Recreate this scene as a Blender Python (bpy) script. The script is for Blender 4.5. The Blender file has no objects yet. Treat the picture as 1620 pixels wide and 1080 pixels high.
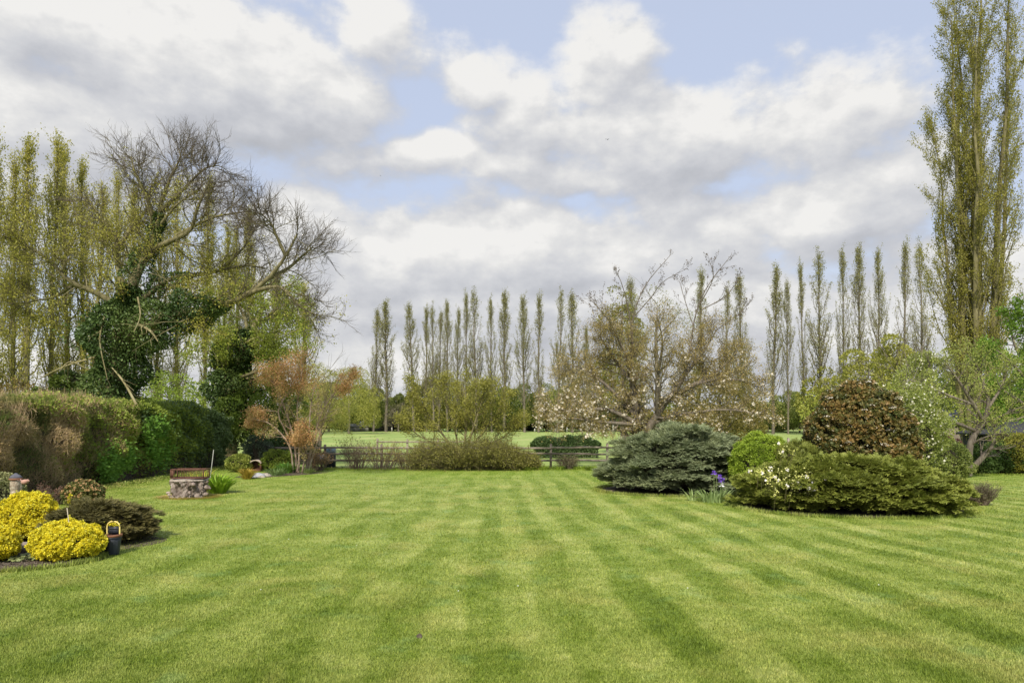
import bpy, math, random
import numpy as np
from math import radians, sin, cos, pi, atan2, atan, sqrt
C = bpy.context.scene.collection
S = bpy.context.scene
# ------------------------------------------------------------------ camera, sky, sun, exposure
F, HX, HY, CH = 1080.0, 810.0, 665.0, 2.5        # focal length and horizon in photo pixels, eye height
cam = bpy.data.cameras.new('camera'); co = bpy.data.objects.new('camera', cam); C.objects.link(co)
co.location = (0, 0, CH); co.rotation_euler = (radians(90), 0, 0)
cam.sensor_width = 36; cam.lens = 24; cam.shift_y = (HY-540)/1620; cam.clip_end = 6000; cam.clip_start = 0.1
S.camera = co
S.view_settings.view_transform = 'Standard'; S.view_settings.look = 'None'; S.view_settings.gamma = 1
S.view_settings.exposure = 0.68
S.render.engine = 'CYCLES'
SUN_AZ, SUN_EL = radians(190), radians(45)        # clockwise from +Y: behind the viewer, to the left
sl = bpy.data.lights.new('sun', 'SUN'); so = bpy.data.objects.new('sun', sl); C.objects.link(so)
sl.energy = 3.3; sl.angle = radians(4); sl.color = (1.0, 0.93, 0.82)
so.rotation_euler = (radians(90)-SUN_EL, 0, -SUN_AZ+pi)

class NT:
    """tiny node helper"""
    def __init__(s, nt): s.nt = nt; s.n = nt.nodes; s.l = nt.links
    def new(s, t, **k):
        n = s.n.new(t)
        for a, b in k.items(): setattr(n, a, b)
        return n
    def inp(s, sock, v):
        if v is None: return
        if isinstance(v, bpy.types.NodeSocket): s.l.new(v, sock)
        else: sock.default_value = v
    def m(s, op, a, b=None, c=None, clamp=False):
        n = s.new('ShaderNodeMath', operation=op, use_clamp=clamp)
        for i, v in enumerate((a, b, c)): s.inp(n.inputs[i], v)
        return n.outputs[0]
    def mix(s, f, a, b, bt='MIX'):
        n = s.new('ShaderNodeMix', data_type='RGBA', blend_type=bt)
        s.inp(n.inputs[0], f); s.inp(n.inputs[6], a); s.inp(n.inputs[7], b)
        return n.outputs[2]
    def noise(s, vec, scale, detail=3, rough=.5, dist=0):
        n = s.new('ShaderNodeTexNoise'); s.inp(n.inputs['Vector'], vec)
        n.inputs['Scale'].default_value = scale; n.inputs['Detail'].default_value = detail
        n.inputs['Roughness'].default_value = rough; n.inputs['Distortion'].default_value = dist
        return n.outputs[0]
    def ramp(s, f, stops, interp='LINEAR'):
        n = s.new('ShaderNodeValToRGB'); s.inp(n.inputs[0], f); e = n.color_ramp.elements
        n.color_ramp.interpolation = interp
        while len(e) < len(stops): e.new(.5)
        for el, (p, c) in zip(e, stops):
            el.position = p; el.color = c if len(c) == 4 else (*c, 1)
        return n.outputs[0]
    def mr(s, v, a, b, c=0., d=1., smooth=False):
        n = s.new('ShaderNodeMapRange', clamp=True); n.interpolation_type = 'SMOOTHSTEP' if smooth else 'LINEAR'
        for i, x in enumerate((v, a, b, c, d)): s.inp(n.inputs[i], x)
        return n.outputs[0]
    def scale(s, vec, xyz):
        n = s.new('ShaderNodeVectorMath', operation='MULTIPLY'); s.inp(n.inputs[0], vec); n.inputs[1].default_value = xyz
        return n.outputs[0]

# cumulus banks as (centre x, centre y, half width, half height, weight), photo pixels turned into azimuth and elevation
CLOUDS = [(60,20,210,90,1.0),(330,110,330,125,1.25),(140,170,300,110,1.0),(520,150,150,70,1.1),(580,40,110,70,.8),
 (750,112,90,55,.85),(965,105,125,65,.85),(1040,215,260,90,1.05),(1270,205,170,80,1.0),(830,190,130,75,1.0),(690,250,140,55,.85),
 (900,275,300,45,.8),(470,350,120,75,1.1),(800,410,270,95,1.3),(1320,325,220,95,1.15),(1120,380,170,90,1.0),(560,440,230,90,1.1),
 (900,500,700,75,1.2),(600,590,700,90,1.15),(1200,560,700,110,1.0),(60,330,300,140,.9),(1560,420,260,90,.7),(250,300,240,90,.7),
 (-600,200,500,150,1.0),(2400,250,600,180,1.0),(-1200,500,900,140,1.1),(3200,500,900,140,1.1)]
def make_world():
    w = bpy.data.worlds.new('World'); S.world = w; w.use_nodes = True
    T = NT(w.node_tree); T.n.clear()
    # density group
    g = bpy.data.node_groups.new('cloud_density', 'ShaderNodeTree')
    g.interface.new_socket('AE', in_out='INPUT', socket_type='NodeSocketVector')
    g.interface.new_socket('D', in_out='OUTPUT', socket_type='NodeSocketFloat')
    q = NT(g); gi = q.new('NodeGroupInput'); go = q.new('NodeGroupOutput')
    sep = q.new('ShaderNodeSeparateXYZ'); q.l.new(gi.outputs[0], sep.inputs[0])
    warp = q.new('ShaderNodeTexNoise'); q.l.new(q.scale(gi.outputs[0], (1, 1.5, 1)), warp.inputs['Vector'])
    warp.inputs['Scale'].default_value = 4.5; warp.inputs['Detail'].default_value = 2
    ws = q.new('ShaderNodeSeparateColor'); q.l.new(warp.outputs[1], ws.inputs[0])
    az = q.m('ADD', sep.outputs[0], q.m('MULTIPLY', q.m('SUBTRACT', ws.outputs[0], .5), .13))
    el = q.m('ADD', sep.outputs[1], q.m('MULTIPLY', q.m('SUBTRACT', ws.outputs[1], .5), .09))
    acc = None
    for (px, py, rx, ry, wt) in CLOUDS:
        a0 = atan((px-HX)/F); e0 = atan((HY-py)/F*cos(a0)); sa = rx/F*cos(a0)**2; se = ry/F*cos(a0)
        dx = q.m('MULTIPLY', q.m('SUBTRACT', az, a0), 1/sa); dy = q.m('MULTIPLY', q.m('SUBTRACT', el, e0), 1/se)
        r2 = q.m('ADD', q.m('MULTIPLY', dx, dx), q.m('MULTIPLY', dy, dy))
        b = q.m('MULTIPLY', q.m('EXPONENT', q.m('MULTIPLY', r2, -1.1)), wt)
        acc = b if acc is None else q.m('SMOOTH_MAX', acc, b, .15)
    n1 = q.noise(q.scale(gi.outputs[0], (1, 1.6, 1)), 6.5, 9, .56)
    n2 = q.noise(q.scale(gi.outputs[0], (1, 1.5, 1)), 17, 6, .6)
    d = q.m('ADD', acc, q.m('MULTIPLY', q.m('SUBTRACT', n1, .5), 1.6))
    d = q.m('ADD', d, q.m('MULTIPLY', q.m('SUBTRACT', n2, .5), .42))
    q.l.new(d, go.inputs[0])
    tc = T.new('ShaderNodeTexCoord'); sp = T.new('ShaderNodeSeparateXYZ'); T.l.new(tc.outputs['Generated'], sp.inputs[0])
    az = T.m('ARCTAN2', sp.outputs[0], sp.outputs[1]); el = T.m('ARCSINE', sp.outputs[2])
    def dens(da, de):
        cb = T.new('ShaderNodeCombineXYZ'); T.inp(cb.inputs[0], T.m('ADD', az, da)); T.inp(cb.inputs[1], T.m('ADD', el, de))
        n = T.new('ShaderNodeGroup'); n.node_tree = g; T.l.new(cb.outputs[0], n.inputs[0]); return n.outputs[0]
    d0 = dens(0., 0.); d1 = dens(-.012, .020); d2 = dens(-.04, .07)
    cover = T.mr(d0, .26, .66, smooth=True)
    lit = T.m('ADD', T.m('MULTIPLY', T.m('SUBTRACT', d0, d1), 1.15), T.m('MULTIPLY', T.m('SUBTRACT', d0, d2), .75))
    thick = T.mr(d0, .7, 1.7)
    lum = T.m('SUBTRACT', T.m('ADD', .66, T.m('MULTIPLY', lit, .66)), T.m('MULTIPLY', thick, .26))
    ccol = T.ramp(lum, [(0., (.47,.48,.51)), (.35, (.565,.575,.61)), (.62, (.68,.685,.705)), (.82, (.80,.795,.785)), (1., (.93,.915,.885))])
    sky = T.new('ShaderNodeTexSky', sky_type='NISHITA'); sky.sun_disc = False; sky.sun_elevation = SUN_EL; sky.sun_rotation = SUN_AZ
    sky.air_density = 1.2; sky.dust_density = 1.2
    # the high thin veil that pales the blue
    blue = T.mix(.74, sky.outputs[0], (4.7, 5.2, 6.5, 1))
    hz = T.mr(el, 0., .30, 1., 0., smooth=True)
    blue = T.mix(T.m('MULTIPLY', hz, .55), blue, (5.6, 5.9, 6.5, 1))
    cc = T.mix(1., ccol, (7.0, 7.0, 7.0, 1), 'MULTIPLY')
    cov = T.m('MULTIPLY', cover, .95)
    col = T.mix(cov, blue, cc)
    col = T.mix(T.mr(sp.outputs[2], -.02, .0), (1.6, 2.0, .9, 1), col)
    bg = T.new('ShaderNodeBackground'); T.l.new(col, bg.inputs[0]); bg.inputs[1].default_value = 0.086
    out = T.new('ShaderNodeOutputWorld'); T.l.new(bg.outputs[0], out.inputs[0])
    w.cycles.sampling_method = 'MANUAL'; w.cycles.sample_map_resolution = 512
make_world()

# ------------------------------------------------------------------ helpers
def P(px, py, d): return np.array(((px-HX)/F*d, d, CH-(py-HY)/F*d))
def X(px, d): return (px-HX)/F*d
def GD(py): return CH*F/(py-HY)              # distance of the ground seen at this row
def tag(o, label=None, cat=None, group=None, kind=None):
    if label: o['label'] = label
    if cat: o['category'] = cat
    if group: o['group'] = group
    if kind: o['kind'] = kind
    return o
def thing(name, label, cat, loc=(0,0,0), rz=0., group=None):
    o = bpy.data.objects.new(name, None); C.objects.link(o); o.empty_display_size = .3
    o.location = tuple(float(a) for a in loc); o.rotation_euler = (0, 0, rz)
    return tag(o, label, cat, group)
def copy_tree(o, parent=None):
    c = o.copy(); C.objects.link(c)
    if parent is not None: c.parent = parent
    for ch in [k for k in bpy.data.objects if k.parent is o]: copy_tree(ch, c)
    return c
def nrm(a): return a/np.maximum(np.linalg.norm(a, axis=-1, keepdims=True), 1e-9)

class MB:
    def __init__(s): s.v = []; s.f = []; s.a = []; s.n = 0
    def add(s, v, f, rv=None, t=None, c=None):
        v = np.asarray(v, np.float32).reshape(-1, 3); f = np.asarray(f, np.int64); n = len(v)
        at = np.zeros((n, 3), np.float32)
        for i, x in enumerate((rv, t, c)):
            if x is not None: at[:, i] = x
        s.v.append(v); s.f.append(f+s.n); s.a.append(at); s.n += n; return s
    def box(s, c, sz, rz=0., rv=0., tilt=0.):
        q = np.array([[x, y, z] for z in (-.5, .5) for y in (-.5, .5) for x in (-.5, .5)])*sz
        if tilt:
            ct, st = cos(tilt), sin(tilt); q = np.c_[q[:, 0]*ct+q[:, 2]*st, q[:, 1], -q[:, 0]*st+q[:, 2]*ct]
        cr, sr = cos(rz), sin(rz); q = np.c_[q[:, 0]*cr-q[:, 1]*sr, q[:, 0]*sr+q[:, 1]*cr, q[:, 2]]
        return s.add(q+np.array(c), [[0,2,3,1],[4,5,7,6],[0,1,5,4],[2,6,7,3],[0,4,6,2],[1,3,7,5]], rv)
    def lathe(s, prof, c=(0,0,0), n=24, sx=1., sy=1., wob=None):
        prof = np.array(prof, float); a = np.linspace(0, 2*pi, n, endpoint=False); m = len(prof)
        r = prof[:, 0][:, None]*np.ones(n)
        if wob is not None: r = r*wob(a[None, :], prof[:, 1][:, None])
        v = np.stack([r*np.cos(a)*sx, r*np.sin(a)*sy, prof[:, 1][:, None]*np.ones(n)], -1)+np.array(c)
        i, j = np.meshgrid(np.arange(m-1), np.arange(n), indexing='ij'); k = (j+1) % n
        return s.add(v, np.stack([i*n+j, i*n+k, (i+1)*n+k, (i+1)*n+j], -1).reshape(-1, 4))
    def tubes(s, Pt, R, sides=4, rv=None, cap=False):
        """Pt (B,S,3) polylines, R (B,S) radii"""
        Pt = np.asarray(Pt, float); R = np.asarray(R, float)
        if Pt.ndim == 2: Pt = Pt[None]; R = R[None]
        B, K, _ = Pt.shape
        T = np.empty_like(Pt); T[:, 1:-1] = Pt[:, 2:]-Pt[:, :-2]; T[:, 0] = Pt[:, 1]-Pt[:, 0]; T[:, -1] = Pt[:, -1]-Pt[:, -2]
        T = nrm(T); ref = np.where(np.abs(T[:, :1, 2:3]) > .9, np.array([1., 0, 0]), np.array([0, 0, 1.]))
        U = nrm(np.cross(T, np.broadcast_to(ref, T.shape))); V = np.cross(T, U)
        a = np.linspace(0, 2*pi, sides, endpoint=False)
        ring = Pt[:, :, None]+R[:, :, None, None]*(np.cos(a)[:, None]*U[:, :, None]+np.sin(a)[:, None]*V[:, :, None])
        b, k, j = np.meshgrid(np.arange(B), np.arange(K-1), np.arange(sides), indexing='ij'); j2 = (j+1) % sides
        base = b*K*sides+k*sides
        f = np.stack([base+j, base+j2, base+sides+j2, base+sides+j], -1).reshape(-1, 4)
        r = np.repeat(np.random.rand(B), K*sides) if rv is None else rv
        s.add(ring.reshape(-1, 3), f, r)
        if cap and sides == 4 or cap:
            for bb in range(B):
                o = s.n-B*K*sides+bb*K*sides+(K-1)*sides
                s.f.append(np.array([[o+q for q in range(sides)]]))
        return s
    def scatter(s, proto, pos, axis, scale, rng, c=None, up=None, rv=None):
        pv, pf, pt = proto; pos = np.asarray(pos, float); N = len(pos)
        if N == 0: return s
        Z = nrm(axis)
        rnd = rng.normal(size=(N, 3)) if up is None else np.broadcast_to(np.array(up, float), (N, 3))+rng.normal(size=(N, 3))*.35
        Xx = nrm(np.cross(Z, rnd)); Y = np.cross(Z, Xx)      # Y = the proto's flat normal; follows `up` when given
        sc = np.broadcast_to(np.asarray(scale, float), (N,))[:, None, None]
        v = pos[:, None]+sc*(pv[None, :, 0:1]*Xx[:, None]+pv[None, :, 1:2]*Y[:, None]+pv[None, :, 2:3]*Z[:, None])
        k = len(pv); f = (np.asarray(pf)[None]+(np.arange(N)*k)[:, None, None]).reshape(-1, len(pf[0]))
        r = np.repeat(rng.random(N) if rv is None else rv, k)
        return s.add(v.reshape(-1, 3), f, r, np.tile(pt, N), None if c is None else np.repeat(np.broadcast_to(c, (N,)), k))
    def build(s, name, mat, parent=None, smooth=False, loc=None):
        me = bpy.data.meshes.new(name); v = np.concatenate(s.v); at = np.concatenate(s.a)
        me.vertices.add(len(v)); me.vertices.foreach_set('co', v.ravel())
        tot = np.concatenate([np.full(len(f), f.shape[1], np.int32) for f in s.f]); idx = np.concatenate([f.ravel() for f in s.f]).astype(np.int32)
        me.loops.add(len(idx)); me.loops.foreach_set('vertex_index', idx)
        me.polygons.add(len(tot)); me.polygons.foreach_set('loop_start', np.concatenate([[0], np.cumsum(tot)[:-1]]).astype(np.int32))
        me.update(calc_edges=True)
        if smooth: me.polygons.foreach_set('use_smooth', np.ones(len(tot), bool))
        for i, n in enumerate(('v', 't', 'c')):
            a = me.attributes.new(n, 'FLOAT', 'POINT'); a.data.foreach_set('value', np.ascontiguousarray(at[:, i]))
        me.materials.append(mat)
        o = bpy.data.objects.new(name, me); C.objects.link(o)
        if parent is not None: o.parent = parent
        if loc is not None: o.location = tuple(float(a) for a in loc)
        return o

# leaf shapes: (verts, faces, t); z = along the leaf, y = its normal
def proto(v, f, t): return (np.array(v, float), f, np.array(t, float))
LEAF = proto([(0,0,0), (.34,.06,.5), (0,-.03,1), (-.34,.06,.5)], [[0,1,2,3]], [0,.5,1,.5])
SLIM = proto([(0,0,0), (.13,.02,.45), (0,0,1), (-.13,.02,.45)], [[0,1,2,3]], [0,.5,1,.5])
def mk_cluster(n, seed, spread=.9, w=.3, L=.62):
    r = np.random.default_rng(seed); V = []; Fc = []; T = []
    for i in range(n):
        a = 2.4*i; z0 = .1+.5*i/n; d = nrm(np.array([cos(a)*spread, sin(a)*spread, .5+.6*r.random()]))
        sd = nrm(np.cross(d, r.normal(size=3))); b = np.array([0, 0, z0]); k = len(V)
        V += [b, b+d*L*.5+sd*w*L, b+d*L, b+d*L*.5-sd*w*L]; Fc.append([k, k+1, k+2, k+3]); T += [.1, .6, 1, .6]
    return proto(V, Fc, T)
CL5 = mk_cluster(5, 1); CL7 = mk_cluster(7, 2)
def mk_spray(n, seed, w=.055):
    """flat feathery plume of a juniper: a leader with side fingers that shorten to the tip"""
    r = np.random.default_rng(seed); V = []; Fc = []; T = []
    def finger(b, d, L, ww, t0):
        sd = nrm(np.cross(d, np.array([0, 1., 0]))+r.normal(size=3)*.25); k = len(V); m = b+d*L*.45+np.array([0, .02, 0])
        V.extend([b, m+sd*ww, b+d*L, m-sd*ww]); Fc.append([k, k+1, k+2, k+3]); T.extend([t0*.5, t0*.8, 1, t0*.8])
    finger(np.zeros(3), np.array([0, 0, 1.]), 1., w, .5)
    for i in range(n):
        z = .12+.7*i/n; s = 1 if i % 2 else -1; L = (.5-.33*z)*(.8+.4*r.random())
        d = nrm(np.array([s*(.75+.2*r.random()), r.normal()*.25+.12, .75])); finger(np.array([0, 0, z]), d, L, w*.95, .35+.5*z)
    return proto(V, Fc, T)
SPRAY = mk_spray(8, 3); SPRAY2 = mk_spray(10, 5, .06)
BLADE = proto([(-.5,0,0), (.5,0,0), (.15,.35,1)], [[0,1,2]], [0,0,1])
STRAP = proto([(-.05,0,0), (.05,0,0), (.055,-.02,.45), (-.055,-.02,.45), (.03,.1,.8), (-.03,.1,.8), (0,.32,1.0), (0,.32,1.0)], [[0,1,2,3], [3,2,4,5], [5,4,6,7]], [0,0,.4,.4,.8,.8,1,1])
def mk_bloom():
    V = [(0,0,.05)]; Fc = []; T = [0]
    for i in range(5):
        a = i*2*pi/5; k = len(V); V += [(cos(a-.5)*.6, sin(a-.5)*.6, .18), (cos(a)*1., sin(a)*1., .12), (cos(a+.5)*.6, sin(a+.5)*.6, .18)]
        Fc.append([0, k, k+1, k+2]); T += [.6, 1, .6]
    return proto(V, Fc, T)
BLOOM = mk_bloom()

# ------------------------------------------------------------------ materials
def mat_new(name):
    m = bpy.data.materials.new(name); m.use_nodes = True; T = NT(m.node_tree); T.n.clear(); return m, T
def finish(T, shader): o = T.new('ShaderNodeOutputMaterial'); T.l.new(shader, o.inputs[0])
def attr(T, n): a = T.new('ShaderNodeAttribute', attribute_name=n); return a.outputs['Fac']
FOL = 1.28
def leafmat(name, cols, tip=None, tipk=.6, trans=.28, rough=.55, clump=.35, cw=.35, spec=.3, big=None):
    """cols: shades of single leaves, dark to light; tip: colour of the young growth"""
    m, T = mat_new(name); pos = T.new('ShaderNodeTexCoord').outputs['Object']
    f = T.m('ADD', T.m('MULTIPLY', attr(T, 'v'), 1-cw-clump), T.m('MULTIPLY', attr(T, 'c'), cw))
    f = T.m('ADD', f, T.m('MULTIPLY', T.mr(T.noise(pos, .9, 2), .3, .7), clump))
    cols = [tuple(min(.85, q*k_) for q, k_ in zip(c, (1.52, 1.47, 1.20))) for c in cols]
    n = len(cols); col = T.ramp(f, [(i/(n-1) if n > 1 else 0, c) for i, c in enumerate(cols)])
    if big: col = T.mix(T.mr(T.noise(pos, big[0], 2), big[1], big[2]), col, (*big[3], 1))
    if tip: col = T.mix(T.m('MULTIPLY', T.m('POWER', attr(T, 't'), 1.6), tipk), col, (*tip, 1))
    b = T.new('ShaderNodeBsdfPrincipled'); T.l.new(col, b.inputs['Base Color']); b.inputs['Roughness'].default_value = rough
    b.inputs['Specular IOR Level'].default_value = spec
    if trans:
        tr = T.new('ShaderNodeBsdfTranslucent'); T.l.new(T.mix(.3, col, (.38, .37, .10, 1), 'MIX') if trans > .3 else col, tr.inputs[0])
        mx = T.new('ShaderNodeMixShader'); mx.inputs[0].default_value = trans; T.l.new(b.outputs[0], mx.inputs[1]); T.l.new(tr.outputs[0], mx.inputs[2])
        finish(T, mx.outputs[0])
    else: finish(T, b.outputs[0])
    return m
def solid(name, cols, scale=8, stretch=(1,1,1), rough=.8, bump=.3, spec=.25, bscale=None, metal=0., detail=5):
    m, T = mat_new(name); pos = T.scale(T.new('ShaderNodeTexCoord').outputs['Object'], stretch)
    n = T.noise(pos, scale, detail, .62); k = len(cols)
    col = T.ramp(n, [(.28+.44*i/max(1, k-1), c) for i, c in enumerate(cols)])
    vv = T.m('ADD', .8, T.m('MULTIPLY', attr(T, 'v'), .4)); cb = T.new('ShaderNodeCombineColor')
    for i in range(3): T.inp(cb.inputs[i], vv)
    col = T.mix(1., col, cb.outputs[0], 'MULTIPLY')
    b = T.new('ShaderNodeBsdfPrincipled'); T.l.new(col, b.inputs['Base Color']); b.inputs['Roughness'].default_value = rough
    b.inputs['Specular IOR Level'].default_value = spec; b.inputs['Metallic'].default_value = metal
    if bump:
        bp = T.new('ShaderNodeBump'); bp.inputs['Strength'].default_value = bump; bp.inputs['Distance'].default_value = .03
        T.l.new(T.noise(pos, bscale or scale*2.5, 6, .65), bp.inputs['Height']); T.l.new(bp.outputs[0], b.inputs['Normal'])
    finish(T, b.outputs[0]); return m

def lawn_group():
    g = bpy.data.node_groups.new('lawn_colour', 'ShaderNodeTree')
    g.interface.new_socket('Color', in_out='OUTPUT', socket_type='NodeSocketColor')
    T = NT(g); go = T.new('NodeGroupOutput'); geo = T.new('ShaderNodeNewGeometry').outputs['Position']
    sp = T.new('ShaderNodeSeparateXYZ'); T.l.new(geo, sp.inputs[0]); x, y = sp.outputs[0], sp.outputs[1]
    wob = T.m('MULTIPLY', T.m('SUBTRACT', T.noise(geo, .16, 1), .5), 1.7)
    yy = T.m('SUBTRACT', y, 9.)
    k = T.m('MULTIPLY_ADD', x, .014, .045)
    u = T.m('ADD', T.m('ADD', x, T.m('MULTIPLY', k, yy)), wob)
    st = T.m('SINE', T.m('MULTIPLY', u, 2*pi/1.12))
    st = T.mr(st, -.5, .5, 0., 1., smooth=True)
    amp = T.mr(x, -6., 3., .24, .68)
    amp = T.m('MULTIPLY', amp, T.mr(T.noise(T.scale(geo, (1, .6, 1)), .7, 4, .6), .34, .60, .12, 1.))
    st = T.m('ADD', st, T.m('MULTIPLY', T.m('SUBTRACT', T.noise(geo, 2.2, 4, .6), .5), .9))
    st = T.m('MULTIPLY_ADD', T.m('SUBTRACT', st, .5), amp, .5)
    patch = T.noise(geo, .8, 6, .65); fine = T.noise(geo, 7., 4, .65)
    f = T.m('ADD', T.m('MULTIPLY', st, .42), T.m('MULTIPLY', T.mr(patch, .32, .68), .38))
    f = T.m('ADD', f, T.m('MULTIPLY', T.mr(fine, .3, .7), .20))
    far = T.mr(y, 24., 35., 0., 1., smooth=True)
    col = T.ramp(f, [(.08, (.090,.146,.015)), (.36, (.172,.240,.028)), (.62, (.298,.355,.080)), (.92, (.47,.49,.18))])
    straw = T.mr(T.noise(T.scale(geo, (1, .8, 1)), .75, 4, .55, .4), .50, .70, 0., .5, smooth=True)
    col = T.mix(straw, col, (.40, .39, .12, 1))
    blue = T.mr(T.noise(geo, 1.3, 3, .5), .58, .72, 0., .35, smooth=True)
    col = T.mix(blue, col, (.20, .33, .115, 1))
    col = T.mix(T.m('MULTIPLY', far, .45), col, (.21, .32, .035, 1))
    T.l.new(col, go.inputs[0]); return g
LG = lawn_group()
def lawn_mat(name, blades):
    m, T = mat_new(name); g = T.new('ShaderNodeGroup'); g.node_tree = LG; col = g.outputs[0]
    b = T.new('ShaderNodeBsdfPrincipled'); b.inputs['Roughness'].default_value = .6; b.inputs['Specular IOR Level'].default_value = .25
    if blades:
        v = T.ramp(attr(T, 'v'), [(0, (.62,.66,.5)), (.5, (1.,1.,1.)), (.86, (1.3,1.25,1.15)), (1, (1.75,1.55,1.5))])
        col = T.mix(1., col, v, 'MULTIPLY')
        T.l.new(col, b.inputs['Base Color']); tr = T.new('ShaderNodeBsdfTranslucent'); T.l.new(col, tr.inputs[0])
        mx = T.new('ShaderNodeMixShader'); mx.inputs[0].default_value = .3; T.l.new(b.outputs[0], mx.inputs[1]); T.l.new(tr.outputs[0], mx.inputs[2])
        finish(T, mx.outputs[0])
    else:
        geo = T.new('ShaderNodeNewGeometry').outputs['Position']
        n = T.noise(T.scale(geo, (1, .6, 1)), 28., 4, .7); col = T.mix(1., col, T.ramp(n, [(.3, (.62,.64,.6)), (.7, (1.2,1.2,1.15))]), 'MULTIPLY')
        T.l.new(col, b.inputs['Base Color']); bp = T.new('ShaderNodeBump'); bp.inputs['Strength'].default_value = .7; bp.inputs['Distance'].default_value = .03
        T.l.new(n, bp.inputs['Height']); T.l.new(bp.outputs[0], b.inputs['Normal']); finish(T, b.outputs[0])
    return m
M_LAWN = lawn_mat('lawn_turf', False); M_BLADE = lawn_mat('grass_blade', True)
def field_mat():
    m, T = mat_new('pasture'); geo = T.new('ShaderNodeNewGeometry').outputs['Position']
    f = T.m('ADD', T.m('MULTIPLY', T.noise(T.scale(geo, (.6, .25, 1)), .35, 5, .6), .7), T.m('MULTIPLY', T.noise(geo, 4., 4, .7), .3))
    col = T.ramp(f, [(.34, (.17,.26,.05)), (.5, (.26,.34,.08)), (.64, (.36,.39,.13))])
    b = T.new('ShaderNodeBsdfPrincipled'); T.l.new(col, b.inputs['Base Color']); b.inputs['Roughness'].default_value = .9
    bp = T.new('ShaderNodeBump'); bp.inputs['Strength'].default_value = .8; bp.inputs['Distance'].default_value = .15
    T.l.new(T.noise(geo, 3., 5, .7), bp.inputs['Height']); T.l.new(bp.outputs[0], b.inputs['Normal']); finish(T, b.outputs[0]); return m
M_FIELD = field_mat()
M_SOIL = solid('soil', [(.045,.032,.022), (.11,.085,.06), (.2,.17,.14)], 9, bump=.8)
M_BARKG = solid('grey_bark', [(.075,.062,.045), (.15,.125,.095), (.24,.21,.16)], 3, (4,4,.7), bump=.6)
M_BARKO = solid('olive_bark', [(.075,.065,.030), (.16,.14,.065), (.26,.23,.12)], 2.5, (4,4,.6), bump=.6)
M_TWIGD = solid('dark_twig', [(.07,.056,.038), (.135,.108,.075)], 3, bump=0)
M_BARKL = solid('lichen_bark', [(.11,.09,.04), (.22,.19,.09), (.32,.29,.17)], 2.5, bump=.4)
M_BARKB = solid('brown_bark', [(.06,.042,.03), (.15,.11,.08), (.25,.20,.15)], 6, bump=.7)
M_BARKP = solid('pinkish_bark', [(.16,.11,.075), (.30,.22,.16), (.42,.36,.28)], 7, bump=.4)
M_WOOD = solid('weathered_wood', [(.13,.10,.075), (.26,.215,.17), (.38,.34,.28)], 5, (.5,5,5), bump=.5)

# ------------------------------------------------------------------ growth
def start_branch(P0, D0, L, R0, seg, rng, wander=.12, up=0., taper=.65):
    B = len(P0); Pt = np.zeros((B, seg+1, 3)); Pt[:, 0] = P0; D = nrm(np.array(D0, float)); L = np.broadcast_to(L, (B,))
    for s in range(seg):
        D = nrm(D+rng.normal(size=(B, 3))*wander+np.array([0, 0, up])); Pt[:, s+1] = Pt[:, s]+D*(L/seg)[:, None]
    R = np.broadcast_to(R0, (B,))[:, None]*(1-np.linspace(0, 1, seg+1)*taper)[None]
    return Pt, R
def along(Pt, R, t):
    """Pt (B,K,3), t (B,n) -> points, tangents, radii"""
    B, K, _ = Pt.shape; x = t*(K-1); i = np.clip(x.astype(int), 0, K-2); f = (x-i)[..., None]; b = np.arange(B)[:, None]
    p = Pt[b, i]*(1-f)+Pt[b, i+1]*f; T = nrm(Pt[b, i+1]-Pt[b, i]); r = R[b, i]*(1-f[..., 0])+R[b, i+1]*f[..., 0]
    return p, T, r
def fork(Pt, R, rng, n, L, t0=.25, t1=1., ang=.7, aj=.2, rr=.6, seg=4, wander=.15, up=0., lfall=.4, taper=.7, rmin=0., down=0., lj=.25):
    B = len(Pt); t = t0+(t1-t0)*(np.arange(n)[None]+rng.random((B, n)))/n
    p, T, r = along(Pt, R, np.minimum(t, .999))
    a = ang+rng.normal(size=(B, n))*aj; q = rng.normal(size=(B, n, 3)); q[..., 2] -= down
    perp = nrm(q-(q*T).sum(-1, keepdims=True)*T); D = T*np.cos(a)[..., None]+perp*np.sin(a)[..., None]
    Lc = L*(1-lfall*(t-t0)/(t1-t0))*(1+rng.normal(size=(B, n))*lj)
    return start_branch(p.reshape(-1, 3), D.reshape(-1, 3), np.abs(Lc).reshape(-1), np.maximum(r*rr, rmin).reshape(-1), seg, rng, wander, up, taper)
def on_twigs(Pt, R, n, rng, t0=.2, t1=1., off=.03):
    B = len(Pt); t = t0+(t1-t0)*rng.random((B, n)); p, T, r = along(Pt, R, np.minimum(t, .999))
    p = p.reshape(-1, 3); T = T.reshape(-1, 3); return p+rng.normal(size=p.shape)*off, nrm(T*.7+rng.normal(size=T.shape)*.7)
def poly(pts, rad, K=10):
    """smooth resample of a hand-set limb -> (1,K,3),(1,K)"""
    pts = np.array(pts, float); rad = np.array(rad, float); m = len(pts)
    # catmull-rom
    e = np.vstack([2*pts[0]-pts[1], pts, 2*pts[-1]-pts[-2]]); x = np.linspace(0, m-1, K); i = np.minimum(x.astype(int), m-2); f = (x-i)[:, None]
    a, b, c, d = e[i], e[i+1], e[i+2], e[i+3]
    q = .5*((2*b)+(-a+c)*f+(2*a-5*b+4*c-d)*f**2+(-a+3*b-3*c+d)*f**3)
    return q[None], np.interp(x, np.arange(m), rad)[None]

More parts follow.
